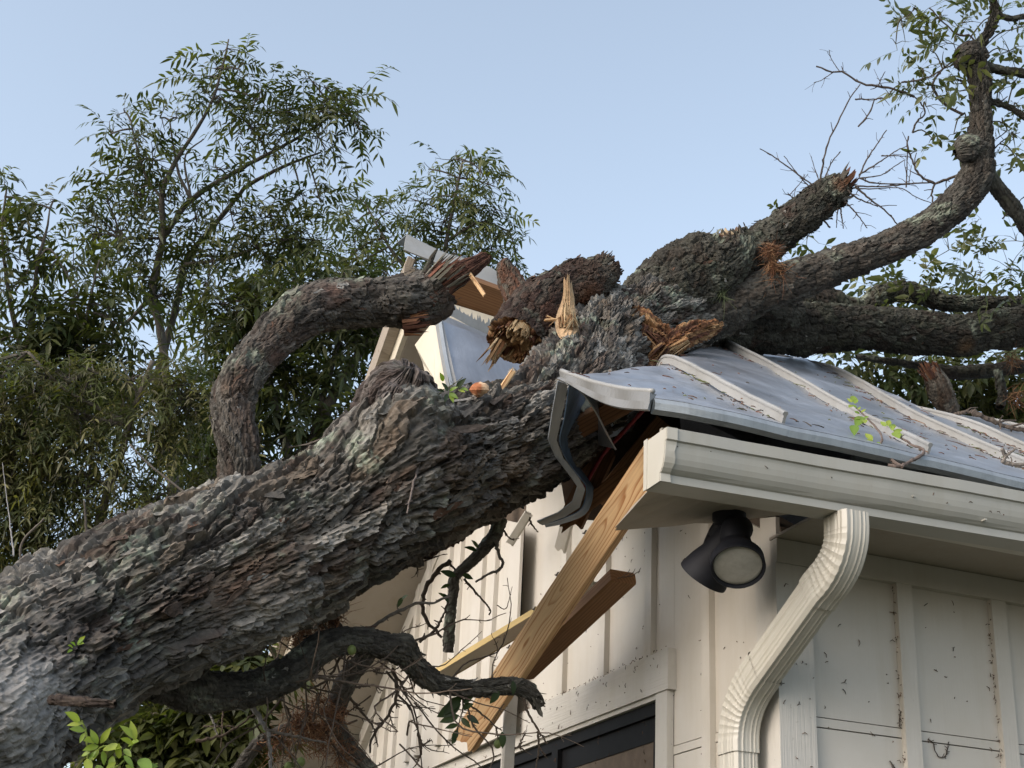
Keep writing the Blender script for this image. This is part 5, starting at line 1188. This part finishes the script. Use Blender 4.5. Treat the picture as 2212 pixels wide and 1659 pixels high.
# bare twigs hanging round the low branch
B4 = lambda pts, d=4.05: [(438.9+x*.27253, 1206.9+y*.27253, d) for x, y in pts]
C5 = lambda pts, d=4.12: [(1042.4+x*.17361, 1370.9+y*.17361, d) for x, y in pts]
D4 = lambda pts, d=4.4: [(768+x*.33864, 1097.2+y*.33864, d) for x, y in pts]
BARK_T, PALE_T = (.085, .065, .05), (.22, .21, .20)
for pts, r_, sp, c in [(B4([(1270,590),(1370,520),(1560,410),(1700,350),(1830,350),(1960,290)]), 4.5, 9, (.15, .13, .11)), (B4([(1960,20),(1850,100),(1760,240),(1745,330),(1745,400),(1760,470),(1830,560),(1900,620)], 4.3), 6, 10, BARK_T), (B4([(1710,660),(1830,570),(1900,450),(1940,350)], 4.2), 4, 8, BARK_T),
        (B4([(1500,870),(1530,970),(1530,1100),(1480,1220),(1380,1350),(1330,1440),(1320,1540)]), 4.6, 14, BARK_T), (B4([(1540,1120),(1640,1160),(1740,1180),(1840,1190)]), 2.0, 3, BARK_T), (B4([(1140,1090),(1220,1170),(1330,1310),(1350,1350)]), 3.5, 8, BARK_T), (B4([(1360,1350),(1370,1430),(1385,1490)]), 2.4, 4, BARK_T), (B4([(1480,1240),(1500,1310),(1525,1340)]), 2.0, 4, BARK_T),
        (B4([(300,1100),(400,1190),(460,1290),(500,1350),(530,1500),(540,1680)], 3.9), 6.5, 3, PALE_T), (B4([(500,1350),(620,1390),(800,1420),(980,1460)], 3.9), 4, 6, (.14, .12, .10)), (B4([(-60,1450),(150,1400),(300,1310),(400,1230)], 3.95), 4, 4, BARK_T), (B4([(1130,720),(1060,830),(1000,940),(920,1000),(830,1040)], 3.95), 3.6, 12, BARK_T), (B4([(1130,930),(1140,850),(1150,780),(1220,790)], 3.95), 3, 12, BARK_T), (B4([(1010,1060),(1090,980),(1130,940),(1210,830),(1260,770)], 3.95), 3.4, 10, BARK_T), (B4([(1200,1020),(1290,1010),(1350,1000),(1420,1050)], 3.95), 2.6, 8, BARK_T),
        (B4([(1350,890),(1450,910),(1540,870)], 3.98), 2.6, 8, BARK_T), (B4([(650,1160),(690,1260),(650,1350),(610,1480)], 3.95), 3, 10, BARK_T), (B4([(870,1290),(900,1150),(940,1040),(1000,960)], 3.95), 2.6, 9, BARK_T), (B4([(1700,1380),(1730,1470),(1720,1560),(1680,1640)], 4.2), 3.2, 6, BARK_T), (B4([(1740,1480),(1770,1460),(1810,1435)], 4.2), 2.4, 3, BARK_T), (B4([(1560,990),(1590,1040),(1620,1070)], 4.05), 1.5, 4, BARK_T),
        (B4([(620,1400),(640,1520),(620,1659)], 3.95), 2, 8, BARK_T), (B4([(20,1160),(80,1290),(110,1400)], 4.2), 3, 3, PALE_T), (B4([(160,1200),(150,1350),(140,1500)], 4.2), 2.6, 4, BARK_T), (B4([(0,1330),(120,1330),(240,1330)], 4.2), 2.2, 4, BARK_T), (B4([(1500,680),(1490,780),(1500,870)], 4.0), 1.6, 2, BARK_T), (B4([(750,620),(790,740),(850,880),(900,990)], 3.85), 1.2, 2, BARK_T), (B4([(1660,20),(1700,60),(1690,120)], 4.2), 2, 12, BARK_T),
        (C5([(510,790),(560,960),(640,1100),(690,1190),(810,1360)]), 3.4, 4, BARK_T), (C5([(690,1200),(700,1400),(660,1680)]), 2.6, 3, BARK_T), (C5([(700,1390),(750,1470),(800,1540)]), 2.0, 2, BARK_T), (C5([(-330,740),(-60,950),(80,1060),(160,1140),(240,1190)]), 2.8, 6, BARK_T), (C5([(165,1150),(180,1230),(205,1310)]), 2.4, 5, BARK_T), (C5([(400,1415),(450,1390),(480,1320),(530,1240)]), 2.6, 6, BARK_T), (C5([(450,1390),(490,1420),(535,1450)]), 2.0, 3, BARK_T), (C5([(270,860),(200,960),(130,1090)]), .9, 1, BARK_T),
        (D4([(895,200),(915,300),(940,350),(920,390),(850,420),(770,470)]), 4.6, 5, (.17, .15, .13)), (D4([(690,450),(740,510),(830,610),(860,650),(850,680)]), 3.0, 8, BARK_T), (D4([(590,340),(640,400),(690,430)]), 3, 4, BARK_T), (D4([(900,620),(960,640),(1000,500)], 4.4), 1.2, 0, BARK_T), (D4([(1110,60),(1120,100),(1165,155)], 4.5), 2.6, 1, BARK_T), (D4([(940,140),(980,190),(1010,205)], 4.5), 2.4, 4, BARK_T),
        ([(912, 868, 3.96), (918, 930, 3.93), (908, 990, 3.9), (893, 1045, 3.85), (878, 1110, 3.8)], 3.6, 2, (.17, .14, .125)), ([(30, 1200, 3.5), (20, 1120, 4.5), (5, 1000, 5.5)], 2, 2, PALE_T)]:
    dd_ = pts[0][2]; twig('twig', T, pts, r_*dd_/F, r_*.5*dd_/F, c, sp, 7, 22, .022)
for k in range(46):
    i0 = RNG.integers(len(lowb['p'])//5, len(lowb['p'])-40) if k % 3 else None
    p = lowb['p'][i0]+RNG.normal(size=3)*.01 if i0 is not None else P(560+340*RNG.random(), 1420+200*RNG.random(), 4.0+.12*RNG.random())
    d = RNG.normal(size=3)*.7+V3(0, 0, -.55)+rt*.25; d /= np.linalg.norm(d); pts = [p]; L = .05+.10*RNG.random()
    for q in range(4):
        p = p+d*L*(.7+.5*RNG.random()); pts.append(p); d = d+RNG.normal(size=3)*.45; d /= np.linalg.norm(d)
    twig('twig', T, pts, .0022+.0018*RNG.random(), .0010, np.array(BARK_T)*(.7+.8*RNG.random()), 9, 5, 16, .022, True)
# brown resurrection fern and dead moss
def tuft(name, blobs, col, n_, L, parent=T, thick=.0012, kind='stuff'):
    V = []; Fc = []; C = []
    for x, y, r_, n, dep in blobs:
        ctr = P(x, y, dep)
        for _ in range(n):
            b = ctr+RNG.normal(size=3)*r_*dep/F*V3(.5, .4, .5); d = RNG.normal(size=3)+V3(0, 0, -.35); d /= np.linalg.norm(d); l = L*(.3+RNG.random()); sdv = np.cross(d, RNG.normal(size=3)); sdv /= np.linalg.norm(sdv)
            cu = RNG.normal(size=3)*.5; st = len(V); c = np.array(col[RNG.integers(len(col))])*(.6+.8*RNG.random())
            for k in range(4):
                u = k/3; q = b+d*l*u+cu*l*u*u*.6; w_ = thick*(1.2-u)
                V += [q+sdv*w_, q-sdv*w_]; C += [c, c]
            for k in range(3): Fc.append((st+2*k, st+2*k+1, st+2*k+3, st+2*k+2))
    return link(name, mesh_np(name, V, np.array(Fc), M_WOODV, np.array(C), False), parent, kind)
FB = [(.17, .075, .04), (.22, .11, .055), (.12, .06, .035), (.26, .15, .08)]
tuft('dry_fern', [(690,1340,34,420,4.02),(650,1365,30,300,4.02),(720,1330,24,160,4.02),(640,1390,16,90,4.0),(690,1590,44,520,4.0),(650,1560,36,320,4.0),(720,1545,28,200,4.0),(600,1610,34,220,4.0),(745,1620,30,160,4.05),(690,1520,26,160,4.0),(740,1640,14,120,4.05)], FB, 0, .045, thick=.0011)
tuft('dead_moss', [(1665,540,14,200,6.05),(1672,575,14,180,6.05),(1668,600,12,90,6.05),(1690,590,12,70,6.05),(2185,775,16,120,7.0),(2195,860,18,140,6.9)], FB, 0, .07, thick=.0014)
tuft('ball_moss', [(1560,633,9,90,5.98)], [(.17, .20, .10), (.22, .25, .13)], 0, .06, thick=.0012)
tuft('moss_fringe', [(1450,590,22,160,5.95),(1500,600,20,160,5.95),(1480,640,18,120,5.95),(1850,655,20,90,6.9),(1740,660,16,60,6.7)], [(.13, .145, .10), (.10, .11, .075)], 0, .035, thick=.001)
# green husks of pecan-like nuts
def nut(x, y, d, r_):
    c = P(x, y, d); R_ = r_*d/F; v = []; n = 12
    for i in range(9):
        ph = math.pi*i/8
        for k in range(n):
            th = 2*math.pi*k/n; rr = R_*math.sin(ph)*(1+.06*math.cos(4*th)); v.append(c+V3(math.cos(th)*rr, math.sin(th)*rr, math.cos(ph)*R_*1.2))
    f = [(i*n+k, i*n+(k+1) % n, (i+1)*n+(k+1) % n, (i+1)*n+k) for i in range(8) for k in range(n)]
    link('nut', mesh_np('nut', v, f, M_NUT, None, True), T)
for q in ((1075, 1607, 4.12, 8.5), (760, 1404, 3.85, 9.5), (650, 1646, 3.9, 9), (622, 1655, 3.9, 8)): nut(*q)
# leaves hanging from the low branch and the stub
for pts in ([(1000,1500),(1000,1530),(992,1560),(986,1590)],): twig('twig', T, [(x, y, 4.1) for x, y in pts], .0025, .0015, BARK_T, 2)
for b, e in (((998,1505),(955,1540)),((996,1520),(944,1548)),((992,1545),(950,1560)),((998,1530),(1020,1520)),((1000,1518),(1018,1506)),((990,1565),(962,1572)),((988,1575),(978,1604)),((996,1550),(1016,1572)),((1008,1545),(1034,1560)),((986,1592),(976,1608)),((1108,1470),(1112,1500)),((1084,1580),(1088,1616)),((1078,1492),(1060,1520))):
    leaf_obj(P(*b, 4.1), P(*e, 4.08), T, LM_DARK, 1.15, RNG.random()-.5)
for b, e, in (((1030,1190),(1008,1178)),((1034,1184),(1020,1166)),((1040,1170),(1050,1160)),((985,1245),(955,1232)),((972,1262),(952,1270)),((1000,1240),(1020,1250)),((962,1290),(948,1280)),((958,1282),(970,1300)),((870,1290),(858,1310)),((866,1295),(880,1285))):
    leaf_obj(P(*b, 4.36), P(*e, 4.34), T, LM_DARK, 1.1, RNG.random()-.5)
twig('twig', T, [(940, 862, 4.0), (958, 842, 3.98), (972, 835, 3.97), (1000, 815, 3.96)], .002, .001, (.12, .12, .07), 2)
for b, e in (((968,845),(958,826)),((970,845),(985,834)),((970,848),(988,858)),((966,850),(962,866)),((972,850),(980,868)),((960,846),(948,840)),((985,840),(1002,818)),((990,842),(1004,846)),((958,824),(952,806)),((995,838),(1010,840))):
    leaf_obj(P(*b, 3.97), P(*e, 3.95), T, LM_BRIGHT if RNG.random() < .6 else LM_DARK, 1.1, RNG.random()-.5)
# bright sprout in front of the trunk, bottom left
sp_, _q = twig('sprout', T, [(190, 1720, 2.92), (190, 1640, 2.90), (188, 1590, 2.90), (178, 1555, 2.90)], .004, .0018, (.16, .2, .05), 0)
for pts in ([(192,1650),(222,1612),(260,1618)], [(205,1690),(270,1640),(292,1590)], [(215,1700),(300,1660),(340,1650)]): twig('stem', sp_, [(x, y, 2.9) for x, y in pts], .0022, .0012, (.17, .22, .05), 0)
L6 = lambda x, y: (x*.3472, 1097.2+y*.3472)
for b, e in (((500,1330),(415,1268)),((520,1340),(413,1348)),((530,1385),(438,1368)),((525,1400),(495,1460)),((610,1470),(563,1378)),((625,1465),(686,1366)),((615,1480),(518,1500)),((590,1450),(530,1440)),((640,1500),(748,1478)),((610,1500),(578,1562)),((640,1510),(652,1600)),((600,1510),(540,1570)),((560,1520),(500,1540)),((850,1440),(752,1348)),((845,1450),(812,1322)),((830,1470),(760,1430)),((800,1480),(850,1440)),((770,1500),(815,1540)),((770,1540),(835,1605)),((870,1560),(932,1612)),((740,1560),(735,1470)),((720,1580),(660,1620)),((880,1600),(985,1600)),((700,1540),(690,1640)),((540,1560),(560,1640)),((600,1600),(640,1660)),((780,1600),(850,1640)),((930,1620),(985,1660))):
    bx, ex = L6(*b), L6(*e); leaf_obj(P(*bx, 2.90-.04*RNG.random()), P(*ex, 2.88-.05*RNG.random()), sp_, LM_BRIGHT, 1.05, (RNG.random()-.5)*.8)
for b, e in (((450,880),(425,890)),((455,870),(430,850)),((470,860),(455,830)),((480,850),(500,815)),((485,850),(515,835)),((490,840),(522,800))):
    bx, ex = L6(*b), L6(*e); leaf_obj(P(*bx, 3.06), P(*ex, 3.04), T, LM_BRIGHT, 1.0, RNG.random()-.5)

# ---- twigs lying on the roof
E6 = lambda x, y: (1536.1+x*.30557, 658.3+y*.30557)
RT = lambda x, y: 3.68+max(0, (1140-y))*.0009
rtw = thing('leafy_twig', EV(*E6(1340, 1140), -.43), 'forked twig with fresh green leaves, lying on the roof edge above the gutter', 'twig')
for pts, d, r_ in (([(1250,1130),(1345,1145),(1230,1060),(1200,1000),(1205,930),(1150,850),(1080,780),(1020,720)], 'A', .0045), ([(1345,1145),(1400,1110),(1490,1060),(1500,1020),(1420,990),(1330,930),(1290,890)], 'B', .0050), ([(1200,1000),(1110,980),(1060,945)], 'C', .003)):
    twig('stem', rtw, [(*E6(x, y), RT(x, y)) for x, y in pts], r_, r_*.5, (.13, .10, .085), 4, 7, 22, .02)
for b, e in (((1000,690),(960,660)),((1005,690),(1010,630)),((1015,700),(1030,655)),((1000,710),(975,720)),((1030,730),(1000,700)),((1035,740),(1060,720)),((1060,760),(1095,735)),((1050,770),(1015,750)),((1070,790),(1030,830)),((1080,800),(1110,790)),((1060,800),(1025,800)),((1080,810),(1090,830)),((1240,860),(1195,820)),((1250,860),(1260,805)),((1260,870),(1300,830)),((1270,880),(1310,850)),((1290,900),(1355,880)),((1290,900),(1330,930)),((1290,890),(1270,850)),((1310,920),(1350,915)),((1140,960),(1090,900)),((1150,970),(1100,950)),((1160,975),(1195,985)),((1060,950),(1035,945)),((1010,850),(1015,890))):
    leaf_obj(P(*E6(*b), RT(*b)-.01), P(*E6(*e), RT(*e)-.03), rtw, LM_BRIGHT, 1.25, RNG.random()-.5)
dtw = thing('dry_twig', RP(*E6(1860, 760), .05), 'bare dark twig lying across the roof seams below the cut stub', 'twig')
twig('stem', dtw, [(*E6(x, y), 5.9) for x, y in ((1690,800),(1760,765),(1860,755))], .010, .006, (.10, .08, .065), 3, 7, 16, .06)
twig('stem', dtw, [(*E6(x, y), 5.85) for x, y in ((1860,755),(1960,810),(2060,850),(2240,895))], .011, .008, (.10, .08, .065), 8, 7, 18, .08)
dt2 = thing('forked_twig', RP(*E6(2080, 1090), .05), 'small forked grey twig at the right edge of the roof', 'twig')
twig('stem', dt2, [(*E6(x, y), 4.2) for x, y in ((2050,1020),(2080,1075),(2060,1110),(2150,1130),(2260,1115))], .006, .005, (.16, .14, .12), 5, 7, 16, .04)
twig('stem', dt2, [(*E6(x, y), 4.2) for x, y in ((2080,1075),(2110,1050),(2150,1015))], .004, .003, (.16, .14, .12), 3, 7, 10, .03)
# ---- litter: needles, bits of bark and leaf on the roof and stuck to the walls
def litter():
    mb = MB(); RB = [(.13, .06, .04), (.09, .055, .04), (.17, .09, .05), (.06, .05, .04), (.11, .12, .05)]
    def bit(p, n, L, c):
        n = np.array(n, float); a = RNG.normal(size=3); a -= n*np.dot(a, n); a /= np.linalg.norm(a); b = np.cross(n, a); k = (RNG.random()-.5)*.6
        e = p+a*L; m = (p+e)/2+b*L*k*.5; mb.tube([p+n*.002, m+n*.004, e+n*.003], [.0013+.0006*RNG.random(), .0016, .0008], 4, np.array(c)*(.7+.6*RNG.random()))
        if RNG.random() < .4: mb.tube([m+n*.004, m+(b*.5+a*.3)*L*.4+n*.005], [.001, .0007], 3, np.array(c))
    nr = V3(0, -S, 1); nr /= np.linalg.norm(nr)
    for c, nn in ((c1, 60), (c2, 80), (c3, 150), (c4, 170)):
        q, _ = spl(c[:4], 60)
        for _ in range(nn):
            p = q[RNG.integers(60)]+V3(-.022-.03*abs(RNG.normal()) if RNG.random() < .7 else .02+.05*abs(RNG.normal()), 0, .0); bit(p+nr*.003, nr, .008+.03*RNG.random()**2, RB[RNG.integers(5)])
    for i in range(5):
        a, b = cols[i if i < 2 else i], cols[i+1]; qa, _ = spl(a[:4], 40); qb, _ = spl(b[:4], 40)
        for _ in range(14 if i < 3 else 50):
            k = RNG.integers(40); u = RNG.random(); p = qa[k]*(1-u)+qb[k]*u; bit(p+nr*.008, nr, (.008+.07*RNG.random()**3), RB[RNG.integers(5)])
    o = mb.build('roof_litter', M_TWIG); setp(o, 'reddish needles and twig bits scattered over the metal roof', 'litter', kind='stuff')
    mb2 = MB(); mb = mb2
    def bitw(p, n, L, c): bit(p, n, L, c)
    globals()['_b'] = None
    def put(p, n, L, c):
        n = np.array(n, float); a = RNG.normal(size=3); a -= n*np.dot(a, n); a /= np.linalg.norm(a); b = np.cross(n, a); k = (RNG.random()-.5)*1.2
        e = p+a*L; m = (p+e)/2+b*L*k*.6; mb2.tube([p+n*.001, m+n*.0025, e+n*.001], [.0007+.0008*RNG.random(), .0011, .0006], 4, np.array(c)*(.5+.7*RNG.random()))
        if RNG.random() < .35: mb2.tube([m+n*.002, m+(b*.6-a*.3)*L*.5+n*.003], [.0008, .0005], 3, np.array(c)*.8)
    DB = [(.05, .04, .03), (.09, .055, .035), (.12, .07, .045)]
    for _ in range(110): put(V3(.09+1.2*RNG.random(), -.001, 2.1+.66*RNG.random()), (0, -1, 0), .004+.018*RNG.random()**2.2, DB[RNG.integers(3)])
    for _ in range(24): put(V3(-.02+.11*RNG.random(), -.023, 2.1+.65*RNG.random()), (0, -1, 0), .004+.014*RNG.random()**2, DB[RNG.integers(3)])
    for x in (.374, .70, 1.02):
        for _ in range(55): put(V3(x-.002-.01*RNG.random(), -.002-.012*RNG.random(), 2.1+.68*RNG.random()), (0, -1, 0), .004+.014*RNG.random()**2, DB[RNG.integers(3)])
    for _ in range(90): put(V3(-.001, .09+1.7*RNG.random(), 2.3+.9*RNG.random()), (-1, 0, 0), .004+.016*RNG.random()**2.2, DB[RNG.integers(3)])
    for y in (.36, .745, 1.10, 1.46):
        for _ in range(40): put(V3(-.004-.014*RNG.random(), y+.05+.006*RNG.random(), 2.3+.9*RNG.random()), (-1, 0, 0), .004+.014*RNG.random()**2, DB[RNG.integers(3)])
    for _ in range(60): put(V3(-.031, .62+2.2*RNG.random(), 2.555+.12*RNG.random()), (-1, 0, 0), .004+.016*RNG.random()**2, DB[RNG.integers(3)])
    for _ in range(110): put(V3(-.028, .61+2.0*RNG.random(), 2.680+.006*RNG.random()), (-1, 0, 0), .004+.014*RNG.random()**3, DB[RNG.integers(3)])
    for _ in range(40): put(V3(-.55+2.4*RNG.random(), GY-.1035, 2.865+.03*RNG.random()), (0, -1, .2), .004+.016*RNG.random()**2, DB[RNG.integers(3)])
    o = mb2.build('wall_litter', M_TWIG); setp(o, 'tiny dark twig and leaf fragments stuck to the cream walls', 'litter', kind='stuff')
    # curled strands with fine side hairs
    for i, (pts, n) in enumerate((([(.512, 2.452), (.478, 2.447), (.455, 2.425), (.448, 2.40), (.450, 2.385), (.468, 2.377)], 0), ([(.56, 2.362), (.578, 2.352), (.582, 2.335), (.597, 2.318), (.62, 2.320), (.633, 2.34), (.640, 2.362)], 0), ([(.40, 2.29), (.425, 2.265), (.44, 2.235)], 0))):
        q = [V3(x*.82, -.004, z) for x, z in pts]; so_ = thing('dry_strand', q[0], ('curved dry plant strand with fine hairs stuck to the side wall', 'looped dry plant strand hanging on the side wall beside the batten', 'short straight dry strand low on the side wall')[i], 'twig')
        o, qq = twig('stem', so_, q, .0016, .0010, (.06, .045, .035), 24, 5, 26, .012, True)
litter()
